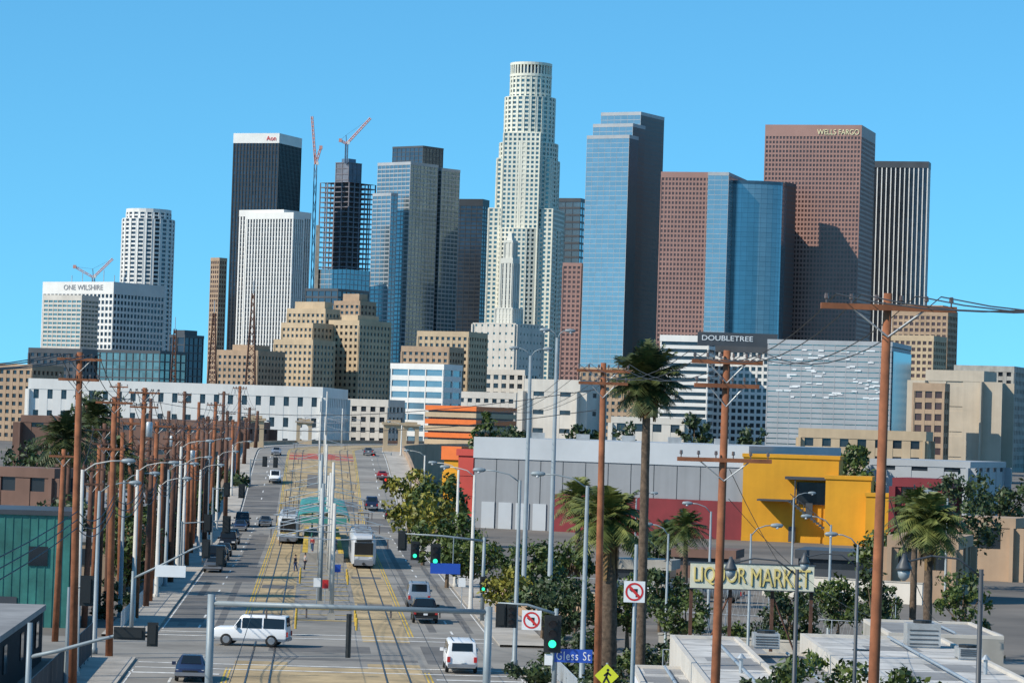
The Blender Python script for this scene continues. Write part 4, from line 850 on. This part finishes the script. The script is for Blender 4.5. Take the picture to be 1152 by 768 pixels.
# station
strip('platform',M['concrete'],-2.3,2.3,346,428,1.0,th=1.0,step=8); struct(bpy.data.objects['platform'])
b=MB(); 
for t0 in (-2.3,1.7): strip('',None,t0,t0+.6,346,428,1.012,b)
struct(b.build('platform_edge_marking',M['yellow_p']))
b=MB(); b.quad(R(346,-2.3,0),R(346,2.3,0),R(346,2.3,1),R(346,-2.3,1)); struct(b.build('platform_end',M['concrete']))
for k,(s0,lab) in enumerate(((354,'nearer green teal low arched canopy over the station platform'),(392,'farther green teal low arched canopy over the station platform'))):
    t=thing('station_canopy',lab,'canopy',R(s0,0,1.0),-hd,'green teal station canopies')
    for y in (2,10,18,27):
        for x in (-1.3,1.3): MB().tube([(x,y,0),(x,y,3.7)],.1,8).build('post',M['green_st'],t)
    b=MB(); n=10; W_=2.9
    for i in range(n):
        a1=math.pi*i/n; a2=math.pi*(i+1)/n; x1,z1,x2,z2=-W_*math.cos(a1),3.7+.5*math.sin(a1),-W_*math.cos(a2),3.7+.5*math.sin(a2)
        b.quad((x1,0,z1),(x2,0,z2),(x2,29,z2),(x1,29,z1)); b.quad((x1,0,z1+.1),(x2,0,z2+.1),(x2,29,z2+.1),(x1,29,z1+.1)); b.quad((x1,0,z1),(x2,0,z2),(x2,0,z2+.1),(x1,0,z1+.1))
    b.build('roof',M['teal'],t,smooth=True)
    for y in (.1,9,18,28.9): b=MB(); b.tube([(-W_+.1,y,3.7),(W_-.1,y,3.7)],.07,5); b.build('truss',M['green_st'],t)
    for sx in (-1,1): MB().box(sx*W_-.06,sx*W_+.06,0,29,3.2,3.72).build('eave_panel',M['teal'],t)
    MB().box(-2.6,2.6,-.05,0,3.0,3.7).build('fascia_panel',M['teal'],t)
    for y in (5,12.5,19): MB().box(-.25,.25,y,y+2,.4,.5).build('bench_seat',M['galv'],t)
# people
def person(label,loc,yaw,top,legs):
    t=thing('person',label,'person',loc,yaw)
    def sk(nm,vs,es,rad,m,root=0):
        me=bpy.data.meshes.new(nm); me.from_pydata(vs,es,[]); me.materials.append(M[m]); o=bpy.data.objects.new(nm,me); C.objects.link(o); o.parent=t
        md=o.modifiers.new('skin','SKIN'); 
        for i,rr in enumerate(rad): me.skin_vertices[0].data[i].radius=rr
        me.skin_vertices[0].data[root].use_root=True
        o.modifiers.new('sub','SUBSURF').levels=1; return o
    vs=[(0,0,.98),(0,0,1.2),(0,0,1.42),(0,0,1.52),(0,.02,1.6),(0,.02,1.72),(-.1,0,.92),(-.12,.04,.5),(-.12,.02,.08),(-.12,.14,.04),(.1,0,.92),(.13,-.1,.5),(.14,-.22,.1),(.14,-.1,.05),(-.19,0,1.42),(-.25,-.02,1.14),(-.24,.1,.9),(.19,0,1.42),(.26,.02,1.14),(.25,.12,.92)]
    es=[(0,1),(1,2),(2,3),(3,4),(4,5),(0,6),(6,7),(7,8),(8,9),(0,10),(10,11),(11,12),(12,13),(2,14),(14,15),(15,16),(2,17),(17,18),(18,19)]
    rad=[(.13,.1)]+[(.13,.1),(.13,.1),(.055,.055),(.075,.085),(.07,.08)]+[(.085,.085),(.06,.06),(.045,.045),(.04,.03)]*2+[(.06,.06),(.043,.043),(.032,.032)]*2
    sk('body',vs,es,rad,'skin')
    sk('jacket',[vs[0],vs[1],vs[2],vs[14],vs[15],(-.243,.07,.96),vs[17],vs[18],(.253,.09,.98)],[(0,1),(1,2),(2,3),(3,4),(4,5),(2,6),(6,7),(7,8)],[(.155,.125),(.15,.12),(.145,.115),(.075,.075),(.058,.058),(.046,.046),(.075,.075),(.058,.058),(.046,.046)],top)
    sk('trousers',[(0,0,1.0),vs[6],vs[7],vs[8],vs[10],vs[11],vs[12]],[(0,1),(1,2),(2,3),(0,4),(4,5),(5,6)],[(.15,.12),(.1,.1),(.075,.075),(.062,.062),(.1,.1),(.075,.075),(.062,.062)],legs)
    b=MB(); b.tube([(0,-.005,1.66),(0,0,1.7),(0,.01,1.79),(0,.015,1.83)],[.085,.098,.08,.03],10); b.build('hair',M['hair'],t,smooth=True)
person('person in dark jacket walking across the tracks near the station',R(322,-2.9,.02),1.2,'cloth1','cloth2')
person('person in grey top walking just behind the dark jacketed walker',R(326,-1.9,.02),-1.0,'cloth3','cloth1')
person('person in red top standing at the near end of the platform',R(348,-1.2,1.0),2.6,'cloth4','cloth2')
person('person in blue top waiting at the platform end, right side',R(349,1.3,1.0),3.4,'cloth2','cloth1')
person('person in dark clothes waiting behind the red topped person',R(352,-.3,1.0),3.0,'cloth1','cloth1')
person('person in grey clothes crossing in the median before the platform',R(335,.8,.02),.3,'cloth3','cloth2')

# ------------------------------------------------------------------ trees
def crown(b,c,rx,rz_,n,leaf,clumps=34):
    cs=[]
    for i in range(clumps):
        while 1:
            v=Vector((random.uniform(-1,1),random.uniform(-1,1),random.uniform(-1,1)))
            if .3<v.length<1: break
        cs.append((Vector((v.x*rx,v.y*rx,v.z*rz_))+c,random.uniform(.2,.4)*rx))
    for i in range(n):
        cc,rr=random.choice(cs); d=Vector((random.gauss(0,1),random.gauss(0,1),random.gauss(0,.8))); d=d.normalized()*rr*random.uniform(.4,1.0); p=cc+d
        a=Vector((random.gauss(0,1),random.gauss(0,1),random.gauss(0,1))).normalized(); e=a.cross(d if d.length>0 else Vector((0,0,1)));
        if e.length<1e-4: continue
        e.normalize(); s=leaf*random.uniform(.6,1.3); f_=e.cross(a).normalized()
        b.quad(p-a*s,p-e*s*.55+f_*s*.1,p+a*s,p+e*s*.55)
    return cs
def tree(label,loc,h,rx,lm='lf1',n=1400,leaf=.28,name='tree',group=None,trunkf=.42):
    t=thing(name,label,'tree',loc,random.uniform(0,6),group); rv=h*(1-trunkf)/2+.2; c=Vector((0,0,h-rv))
    b=MB(); cs=crown(b,c,rx,rv,n,leaf)
    b.build('crown',M[lm],t)
    b=MB(); r_=.05*h*.55+.04; b.tube([(0,0,-.1),(.05,.03,h*trunkf*.6),(0,.05,h*trunkf),(0,0,h*.75)],[r_,r_*.75,r_*.6,r_*.2],7)
    for cc,_ in cs[:9]: b.tube([(0,.05,h*trunkf*random.uniform(.7,1.1)),(cc.x*.5,cc.y*.5,(cc.z+h*trunkf)/2+.1),cc],[r_*.4,r_*.25,r_*.08],5)
    b.build('trunk',M['trunk'],t)
def palm(label,loc,h,fr,lm='palm',nf=46,skirt=.6,rad=.3,lean_=(.2,.1),leaflets=16,name='palm_tree',lw=.06,lowel=-118,dr=(.25,.5),nsk=26):
    t=thing(name,label,'palm',loc,random.uniform(0,6)); top=Vector((lean_[0],lean_[1],h))
    b=MB(); k=14; b.tube([(lean_[0]*(i/k)**1.5,lean_[1]*(i/k)**1.5,-.1+(h+.1)*i/k) for i in range(k+1)],[rad*(1.35 if i==0 else (1-.25*i/k)*(1+.08*(i%2))) for i in range(k+1)],10); b.build('trunk',M['ptrunk'],t,smooth=True)
    b=MB()
    for i in range(nf):
        az=i*2.39996+random.uniform(-.2,.2); el=math.radians(84+lowel*(i/nf)**.9+random.uniform(-8,8)); L=fr*random.uniform(.85,1.1); d=Vector((math.cos(az),math.sin(az),0)); droop=random.uniform(*dr)
        f_=lambda u_: top+d*(L*math.cos(el)*u_)+Vector((0,0,L*(math.sin(el)*u_-droop*u_*u_)))
        b.tube([f_(0),f_(.35),f_(.7),f_(1)],[.05,.035,.025,.01],3)
        sd=Vector((-d.y,d.x,0))
        for j in range(leaflets):
            u_=.22+.78*j/(leaflets-1); p=f_(u_); tg=(f_(min(1,u_+.05))-f_(u_-.05)).normalized(); ll=L*.34*math.sin(math.pi*(.18+.74*(j/(leaflets-1))))+.08
            for sx in (-1,1):
                q=p+sd*sx*ll*.8+tg*ll*.55+Vector((0,0,-ll*random.uniform(.15,.5))); w=tg*lw*fr/2.5
                b.add([p-w,p+w,q+w*.15,q-w*.15],[(0,1,2,3)])
    b.build('crown',M[lm],t)
    if skirt:
        b=MB()
        for i in range(nsk):
            az=i*2.4; L=fr*skirt*random.uniform(.7,1.1); d=Vector((math.cos(az),math.sin(az),0)); p0=top+Vector((0,0,-.1-.9*skirt*(i%3)/2)); p1=p0+d*.55*random.uniform(.6,1.2)+Vector((0,0,-L*.35)); p2=p1+d*.05+Vector((0,0,-L*.65)); sd=Vector((-d.y,d.x,0))*.13
            b.add([p0-sd*.3,p0+sd*.3,p1+sd,p1-sd],[(0,1,2,3)]); b.add([p1-sd,p1+sd,p2+sd*.5,p2-sd*.5],[(0,1,2,3)])
        b.build('dead_frond_skirt',M['skirt'],t)
def topz(px,py,D):
    q=P(px,py,D); return Vector((q.x,q.y,0)),q.z
b_,z=topz(732,424,178); palm('tallest palm tree with dark round crown right of wooden pole',b_-Vector((.1,0,0)),z,2.3,'palm3',84,.75,.3,(.1,.1),18,lowel=-128,dr=(.1,.3),nsk=44,lw=.075)
b_,z=topz(688,582,196); palm('stout palm with drooping pale crown behind the wooden pole',b_,z,2.8,'palm2',76,1.0,.6,(.1,.1),16,nsk=40,lw=.08)
b_,z=topz(1047,584,190); palm('short palm with pale crown at right behind the tallest pole',b_,z,2.45,'palm2',76,.9,.3,(.1,.1),16,nsk=36,lw=.075)
b_,z=topz(1030,570,225); palm('palm behind the short pale palm at right',b_,z,2.2,'palm',56,.6,.26,(.1,.1),12,lw=.075)
for lab,px,py,D,fr in (('small thin palm before the red warehouse wall',773,592,280,2.3),('smaller palm left of the thin palm by red wall',752,600,300,2.1)):
    b_,z=topz(px,py,D); palm(lab,b_,z,fr,'palm',44,.4,.25,(.1,.1),12,lw=.08)
b_,z=topz(652,560,300); palm('palm in front of the red lower wall left of tall palm',b_,z,2.8,'palm2',50,.6,.3,(.1,.1),12,lw=.08)
b_,z=topz(72,492,250); palm('dark palm at the far left edge of the poles',b_,z,2.8,'palm3',56,.6,.28,(.1,.1),12,lw=.08)
b_,z=topz(108,470,300); palm('dark palm second from the far left',b_,z,2.7,'palm3',56,.6,.28,(.1,.1),12,lw=.08)
b_,z=topz(126,512,270); palm('dark palm third from the left beside the pole row',b_,z,2.6,'palm3',56,.6,.28,(.1,.1),12,lw=.08)
b_,z=topz(150,530,330); palm('dark palm fourth from the left near the grey shed',b_,z,2.5,'palm3',50,.6,.28,(.1,.1),12,lw=.08)
for lab,px,py,D,rx,lm,n in [
 ('yellowish round street tree right of the ramp, farthest of the row',462,530,430,3.6,'lf3',1200),
 ('olive street tree behind the green signal, middle of the row',478,560,345,3.6,'lf3',1600),
 ('green street tree right of the ramp behind the olive one',496,535,400,3.4,'lf1',1400),
 ('dense green street tree left of the pale lamp post',505,580,300,3.4,'lf1',2200),
 ('dark green tree beside the far signal pole',533,600,282,2.9,'lf1',1900),
 ('green tree behind the twin mast lamps',600,612,270,3.0,'lf1',1900),
 ('bushy tree in front of the red wall left of the stout palm',640,612,300,3.0,'lf1',1700),
 ('small olive tree left of the stout palm base',570,640,250,2.0,'lf3',1200),
 ('leafy dark tree at the right kerb below the mast lamps',612,648,232,2.3,'lf2',1800),
 ('dark leafy tree at the right kerb left of stout palm',648,652,222,2.4,'lf2',1800),
 ('leafy tree between the stout palm and tall palm',708,650,224,2.2,'lf1',1600),
 ('low dark tree behind the tall palm foot',744,640,245,2.4,'lf2',1600),
 ('leafy tree behind the left post of the liquor sign',772,664,215,1.9,'lf1',1400),
 ('leafy tree close to camera at bottom right',925,724,128,2.3,'lf1',3000),
 ('leafy bush tree at bottom right by the tallest pole',1035,742,120,1.8,'lf1',2200),
 ('leafy tree at the bottom between red wooden pole and white roof',872,742,132,1.5,'lf2',1600),
 ('dark tree at right edge behind the pale palm',1082,535,330,4.5,'lf2',1700),
 ('broad dark tree at far right beyond the red shop',1125,530,430,5,'lf2',1300),
 ('low tree beyond the yellow building by tan block',962,500,560,4.6,'lf1',1100),
 ('green tree in front of the long white building, left',112,440,900,8,'lf2',800),
 ('green tree left of the red brick block',140,520,450,4.5,'lf2',1000),
 ('dark tree behind the parked cars',255,528,520,4,'lf2',1000),
 ('green tree between the left poles',190,515,470,4.5,'lf1',1000),
 ('dark tree at far left below the dark palms',75,560,300,4,'lf2',1500),
 ('dark tree behind the teal building corner',118,560,290,3.2,'lf2',1600),
 ('leafy tree left of the nearest white lamp',142,572,275,2.8,'lf1',1600),
 ('dark tree below the fourth left pole',168,560,330,3.2,'lf2',1400),
 ('green tree below the sixth left pole',205,548,400,3.4,'lf1',1200),
 ('small dark tree near the far parked cars',232,545,440,3,'lf2',900),
 ('dark tree at left edge of the brown warehouse',40,500,500,5,'lf2',1000),
 ('dark broad tree in front of the brown warehouse',95,500,520,6,'lf2',1100),
 ('dark low tree in front of the red brick block',170,522,540,4.5,'lf2',1000),
 ('dark low tree right of the red brick block',232,512,640,4.5,'lf2',900),
 ('green tree beside the hotel front',782,462,900,5,'lf2',700),
 ('low green tree right of the car park',575,478,760,4.5,'lf2',700),
 ('low green tree in front of white building right of car park',655,474,720,5,'lf2',700),
 ('green tree behind warehouse roof near the tall palm',705,478,640,4,'lf2',700),
 ('leafy green tree right of the viaduct pylons',548,466,800,4.5,'lf1',700),
 ('thin green tree beside pale warehouse front',846,478,600,3.5,'lf2',600),
 ('dark tree left of the small brown shed',735,604,345,3,'lf2',1000),
 ('green tree between the dark workshop and garage',998,596,320,3.2,'lf1',1200),
 ('small green tree behind the pale low roof at right',985,640,225,1.8,'lf2',1300),
 ('low leafy tree behind the right roof corner',1085,640,222,2.2,'lf1',1300),
 ('low dark tree behind the right half of the liquor sign',890,655,222,2.2,'lf2',1400),
 ('low green tree right of the liquor sign behind shrubs',945,650,235,2.2,'lf1',1400),
 ]:
    b_,z=topz(px,py,D); tree(lab,b_,max(z,3),rx,lm,n,max(.16,.0009*D),trunkf=.35)
# shrubs
def shrub(label,px,py,D,r,lm,n=500):
    q=P(px,py,D); t=MB(); crown(t,Vector((0,0,r*.55)),r,r*.55,n,.17,18); o=t.build('shrub',M[lm]); o.location=(q.x,q.y,0); tag(o,label,'shrub')
for i,(px,D,r,lm,lab) in enumerate([(925,185,1.9,'lf1','rounded green shrub below the liquor sign, left'),(948,190,2.1,'lf1','rounded green shrub below the liquor sign, middle'),(975,186,1.8,'lf2','dark green shrub below the liquor sign, right'),
  (742,205,1.6,'lf2','dark shrub at foot of the tall palm'),(655,215,1.6,'lf2','dark shrub left of the stout palm foot'),(708,200,1.5,'lf1','green shrub right of the stout palm foot'),(630,235,1.5,'lf3','olive shrub beside the far kerb'),(1000,240,2,'lf1','green shrub behind the tallest wooden pole'),(870,235,1.7,'lf2','dark shrub behind the liquor sign'),
  (600,190,1.5,'lf2','dark shrub behind the turn ban sign arm'),(672,186,1.6,'lf2','dark shrub behind the street name sign'),(640,200,1.7,'lf2','dark shrub right of the signal with green light'),(775,200,1.6,'lf1','green shrub left of the liquor sign foot'),(900,222,2.0,'lf1','green shrub behind right half of the liquor sign'),(820,226,1.8,'lf1','green shrub behind left half of the liquor sign'),(1015,205,1.8,'lf2','dark shrub left of the short pale palm'),(1075,205,2.0,'lf1','green shrub right of the short pale palm'),(1110,225,2.2,'lf2','dark shrub in the right corner behind pale roof'),
  (800,182,2.0,'lf2','dark shrub at the back left of the white roof'),(835,184,1.9,'lf1','green shrub at the back of the white roof'),(880,183,2.1,'lf2','dark shrub at the back right of the white roof'),(700,168,1.6,'lf2','dark shrub left of the small white walled building'),(690,178,1.8,'lf2','dark shrub behind the crossing sign'),(985,270,2.2,'lf1','green shrub behind the fence at right'),(925,275,2.0,'lf2','dark shrub behind the fence below yellow building')]):
    shrub(lab,px,640,D,r,lm,900)

# ------------------------------------------------------------------ bottom right roofs, sign, fences, left buildings
def flat(label,x0,x1,D0,D1,h,wm,rm,name='flat_roofed_building',par=.22,npatch=3):
    a=P(x0,700,D0).x; b=P(x1,700,D0).x
    t=thing(name,label,'building',((a+b)/2,(D0+D1)/2,0)); o=t.location
    MB().box(a,b,D0,D1,0,h).build('wall',M[wm],t,o); MB().box(a+.25,b-.25,D0+.25,D1-.25,h,h+.06).build('roof',M[rm],t,o)
    bb=MB(); bb.box(a,b,D0-.01,D0+.24,h,h+par); bb.box(a,b,D1-.24,D1+.01,h,h+par); bb.box(a-.01,a+.24,D0+.25,D1-.25,h,h+par); bb.box(b-.24,b+.01,D0+.25,D1-.25,h,h+par); bb.build('parapet',M['offw'],t,o)
    y=D0+2
    while y<D1-1: MB().box(a+.3,b-.3,y,y+.07,h+.05,h+.075).build('roof_seam',M['groof'],t,o); y+=4.4
    for k in range(npatch):
        xx=a+(b-a)*random.uniform(.1,.8); yy=D0+(D1-D0)*random.uniform(.1,.75); MB().box(xx,xx+random.uniform(1.2,3),yy,yy+random.uniform(2,6),h+.06,h+.066+.001*k).build('roof_patch',M['groof'],t,o)
    xx=a+(b-a)*.6; b2=MB(); b2.tube([(xx,D0+1,h+.25),(xx,D1-1,h+.25)],.08,6); b2.build('roof_conduit',M['galv'],t,o)
    return t
flat('low building with white roof at bottom right, left of the two',800,895,140,174,4.3,'offw','roof')
flat('low building with slightly lower grey roof in the middle at bottom right',899,988,140,170,3.8,'concrete','groof')
flat('low building with white roof in the bottom right corner',994,1200,136,174,4.6,'offw','roof')
flat('small white walled building with painted side beside the kerb',725,790,150,163,3.4,'graf','roof')
flat('grey roofed low building behind the corner white roof',1000,1130,196,210,3.4,'concrete','groof')
def ac(label,px,py,D,zr,w=1.0,h=1.0):
    q=P(px,py,D); t=thing('air_conditioner',label,'air conditioner',(q.x,D,zr)); MB().box(-w,w,-.8,.8,.1,h+.1).build('casing',M['hvac'],t)
    for k in range(4): MB().box(-w*.85,w*.85,-.83,-.8,.2+k*h*.2,.2+k*h*.2+.06).build('louvre',M['dgrey'],t)
    MB().tube([(0,0,h+.1),(0,0,h+.25)],[.5,.5],14).build('fan_guard',M['blk'],t)
    for y in (-.65,.65): MB().box(-w,w,y-.05,y+.05,0,.1).build('foot',M['galv'],t)
ac('grey roof air conditioner near left end of the white roof',862,700,168,4.36,.7,.7); ac('largest white roof unit in the bottom right corner',1038,690,168,4.66,.9,1.2)
ac('small roof air conditioner beside the tallest pole',970,715,164,3.86,.5,.6); ac('low roof unit at right edge of corner roof',1090,705,160,4.66,.6,.5)
for i,(px,D,zr,lab) in enumerate(((835,150,4.36,'front left roof vent pipe on the white roof'),(915,158,3.86,'vent pipe on the lower grey roof, left'),(960,148,3.86,'vent pipe on the lower grey roof, right'),(1110,150,4.66,'roof vent pipe in the corner roof'))):
    q=P(px,700,D); t=thing('vent_pipe',lab,'vent',(q.x,D,zr)); MB().tube([(0,0,0),(0,0,.7)],.1,8).build('pipe',M['galv'],t); MB().tube([(0,0,.72),(0,0,.95)],[.24,.04],10).build('cowl',M['galv'],t)
# liquor sign
A_=P(777,632,188); B_=P(916,637,188); w=(B_.x-A_.x); hh=28*188/F
t=thing('shop_sign','long cream shop sign reading liquor market on dark posts','sign',((A_.x+B_.x)/2,188,0)); zc=(A_.z+B_.z)/2-hh/2
MB().box(-w/2,w/2,-.12,.12,zc-hh/2,zc+hh/2).build('sign_board',M['board'],t)
for z0 in (zc-hh/2-.06,zc+hh/2): MB().box(-w/2-.08,w/2+.08,-.15,.15,z0,z0+.06).build('sign_frame',M['dgrey'],t)
for bd,xc,ww,mm in (('LIQUOR',-.26,.42,'lett_y'),('MARKET',.23,.48,'lett_y')):
    text('letter_outline',bd,w*ww,hh*.72,M['lett_o'],t,(w*xc+.06,-.14,zc-.05),0,.02)
    text('sign_letters',bd,w*ww,hh*.72,M[mm],t,(w*xc,-.18,zc),0,.02)
for x in (-w/2+.1,-w*.17,w*.17,w/2-.1): MB().box(x-.1,x+.1,.14,.34,0,zc+hh/2).build('post',M['dwood'],t)
for x1,x2 in ((-w/2+.1,-w*.17),(w/2-.1,w*.17)): b=MB(); b.tube([(x1,.24,.5),(x2,.24,zc-1)],.06,4); b.build('brace',M['dwood'],t)
# fences
def fence(label,pts,h,m,step=2.5,mesh=.5,zb=0):
    o=Vector(pts[0]); t=thing('chain_link_fence' if mesh else 'railing',label,'fence',o)
    for a,c in zip(pts[:-1],pts[1:]):
        a=Vector(a)-o; c=Vector(c)-o; L=(c-a).length; n=max(1,round(L/step))
        for i in range(n+1): p=a.lerp(c,i/n); MB().tube([p,p+Vector((0,0,h))],.04,5).build('post',M[m],t)
        for zz in (h,.15): b=MB(); b.tube([a+Vector((0,0,zz)),c+Vector((0,0,zz))],.03,4); b.build('rail',M[m],t)
        b=MB(); k=int(L/ (mesh or .25)); dz=Vector((0,0,h-.15))
        for i in range(k):
            p=a.lerp(c,i/k)+Vector((0,0,.15)); q=a.lerp(c,(i+1)/k)+Vector((0,0,.15))
            if mesh: b.tube([p,q+dz],.008,3); b.tube([q,p+dz],.008,3)
            else: b.tube([p,p+dz],.018,4)
        b.build('mesh' if mesh else 'bars',M[m],t)
q=lambda px,D:Vector((P(px,600,D).x,D,0))
fence('chain link fence across the lot below the red wall',[q(640,275),q(1010,262)],2.6,'galv',4,.5)
fence('chain link fence behind the liquor sign',[q(760,232),q(1000,226)],2.4,'galv',4,.5)
fence('chain link fence along the back of the white roofs',[q(750,192),q(960,190)],2.4,'galv',3,.4)
fence('grey bar railing along the right pavement at the bottom',[R(150,14.2,.15),R(200,14.2,.15)],1.3,'galv',2.5,0)
fence('pale bar railing along the left pavement by the near junction',[R(228,-14.9,.15),R(300,-14.9,.15)],1.3,'galv',3,0)
fence('dark bar railing along the left pavement at the bottom',[R(150,-15.2,.15),R(202,-15.2,.15)],2.2,'dgrey',3,0)
def wallthing(label,p0,p1,h,m):
    d=(p1-p0); L=d.length; d/=L; n_=Vector((-d.y,d.x,0)); c=(p0+p1)/2; t=thing('boundary_wall',label,'wall',p0)
    o=p0; MB().obox(c-o+Vector((0,0,h/2)),d*L/2,n_*.12,Vector((0,0,h/2))).build('wall',M[m],t); MB().obox(c-o+Vector((0,0,h+.06)),d*(L/2+.05),n_*.18,Vector((0,0,.06))).build('coping',M['concrete'],t)
wallthing('pale block wall along the back of the lot, right half',q(860,305),q(1040,296),2.0,'offw')
wallthing('tan block wall behind the kerb trees',q(560,262),q(700,256),2.2,'tan')
wallthing('concrete block wall right of the tall palm',q(745,218),q(910,214),1.6,'concrete')
# left buildings
def stb(label,s0,s1,t0,t1,h,wm,rm,name='street_building',wins=0):
    ctr=R((s0+s1)/2,(t0+t1)/2,0); t=thing(name,label,'building',ctr,-hd); hx=abs(t1-t0)/2; hy=(s1-s0)/2
    MB().box(-hx,hx,-hy,hy,0,h).build('wall',M[wm],t); MB().box(-hx-.15,hx+.15,-hy-.15,hy+.15,h,h+.35).build('roof',M[rm],t)
    b=MB(); 
    for k in range(int(hy*2/.6)): b.box(hx,hx+.04,-hy+k*.6,-hy+k*.6+.06,0,h-.1)
    for k in range(int(hx*2/.6)): b.box(-hx+k*.6,-hx+k*.6+.06,-hy-.04,-hy,0,h-.1)
    b.build('cladding_ribs',M[wm],t)
    for k in range(wins):
        y=-hy+(k+.5)*2*hy/wins; MB().box(hx+.05,hx+.12,y-.8,y+.8,1.2,2.8).build('window',M['gW'],t)
        if h>7: MB().box(hx+.05,hx+.12,y-.8,y+.8,4.6,6.2).build('window',M['gW'],t)
    for x in (-hx*.5,hx*.5): MB().box(x-.7,x+.7,-hy-.1,-hy-.05,h*.55,h*.55+1.4).build('window',M['gW'],t)
    MB().box(-.8,.8,-hy-.1,-hy-.05,0,2.2).build('door',M['dgrey'],t)
stb('teal clad building at the left edge behind the poles',230,240,-28,-19.0,8.2,'green_st','dgrey',wins=3)
stb('tan low shop building left of the parked cars',276,312,-30,-18.2,4.4,'tan','groof',wins=6)
stb('brown shed row along the left kerb farther up',322,372,-30,-18.4,4.8,'rbrown','groof',wins=6)
stb('grey low workshop near the foot of left ramp',384,436,-32,-19,4.6,'concrete','groof',wins=7)
stb('added dark sheds standing for the shade at bottom left beyond the railing',150,200,-32,-18.2,3.2,'dgrey','groof',wins=5)  # dark grey block added where the ground lies in shadow
b=MB(); a_=[(P(610,600,235).x,236),(P(1010,600,235).x,236),(P(1010,600,330).x,400),(P(600,600,330).x,420)]
b.poly([(x,y,.004) for x,y in a_]); struct(b.build('dirt_lot',mat('lot_dirt',(.17,.145,.12),.95,var=.4,scale=.1)))
# left verge bushes, each one a shrub
nm='first second third fourth fifth sixth seventh eighth ninth tenth'.split()
for k in range(10):
    q=R(240+k*19,-16.6-.5*(k%3),0); tt=MB(); r_=1.3+.3*(k%3); crown(tt,Vector((0,0,r_*.75)),r_,r_*.75,600,.2,14); o=tt.build('shrub',M[('lf2','lf2','lf1')[k%3]]); o.location=q; tag(o,'%s dark shrub along the left pavement counting from the junction'%nm[k],'shrub','shrubs along the left pavement')
# bollards and small signs along the tracks
for k,s in enumerate((236,241,246,300,306,312)):
    for sx in (-1,1):
        b=MB(); b.tube([(0,0,0),(0,0,.9),(0,0,.95)],[.09,.09,.03],8); o=b.build('bollard',M['yellow_p']); o.location=R(s,sx*2.3,.02); tag(o,'short yellow bollard beside the light rail track','bollard','yellow bollards along the median')
for lab,px,py,D,m in (('small white sign on post in the median, left one',357,655,262,'signw'),('small red sign on post in the median, right one',366,657,270,'signr'),('small white sign at the right kerb beyond signals',520,655,262,'signw'),('small blue sign on the median before station',380,640,300,'blue'),('small white sign on post at the left kerb by parked cars',228,622,330,'signw')):
    base,h=top_at(px,py-6,D); t=thing('small_sign',lab,'sign',base); MB().tube([(0,0,0),(0,0,h)],.04,6).build('post',M['galv'],t); MB().box(-.3,.3,-.07,-.04,h-.8,h-.05).build('sign_panel',M[m],t)

# ------------------------------------------------------------------ light, world, camera
S=Vector((-.82,-.44,0)).normalized()*math.cos(math.radians(38))+Vector((0,0,math.sin(math.radians(38))))
sun=bpy.data.lights.new('sun','SUN'); sun.energy=5.0; sun.angle=math.radians(.5); sun.color=(1,.93,.80)
so=bpy.data.objects.new('sun',sun); C.objects.link(so); so.rotation_euler=S.to_track_quat('Z','Y').to_euler()
w=bpy.data.worlds.new('World'); bpy.context.scene.world=w; w.use_nodes=True; n=w.node_tree.nodes; l=w.node_tree.links
bg=n['Background']; sky=n.new('ShaderNodeTexSky'); sky.sky_type='NISHITA'; sky.sun_disc=False; sky.sun_elevation=math.radians(38); sky.sun_rotation=math.atan2(S.x,S.y)%(2*math.pi)
sky.air_density=1.0; sky.dust_density=0.0; sky.ozone_density=2.3; sky.altitude=0
tc=n.new('ShaderNodeTexCoord'); va=n.new('ShaderNodeVectorMath'); va.operation='ADD'; va.inputs[1].default_value=(0,0,.115)
l.new(tc.outputs['Generated'],va.inputs[0]); l.new(va.outputs[0],sky.inputs['Vector'])
mx=n.new('ShaderNodeMix'); mx.data_type='RGBA'; mx.blend_type='MULTIPLY'; mx.clamp_result=False; mx.inputs[0].default_value=1; mx.inputs[7].default_value=(.58,1.32,1.52,1)
l.new(sky.outputs[0],mx.inputs[6]); l.new(mx.outputs[2],bg.inputs['Color']); bg.inputs['Strength'].default_value=.118
cam=bpy.data.cameras.new('Camera'); co=bpy.data.objects.new('Camera',cam); C.objects.link(co)
cam.sensor_width=36; cam.lens=F/1152*36; cam.clip_end=40000; cam.clip_start=1
m3=Matrix((rt,up,-fw)).transposed(); co.matrix_world=Matrix.Translation(CAM)@m3.to_4x4()
sc_=bpy.context.scene; sc_.camera=co; sc_.view_settings.view_transform='Standard'; sc_.view_settings.look='None'; sc_.view_settings.exposure=0
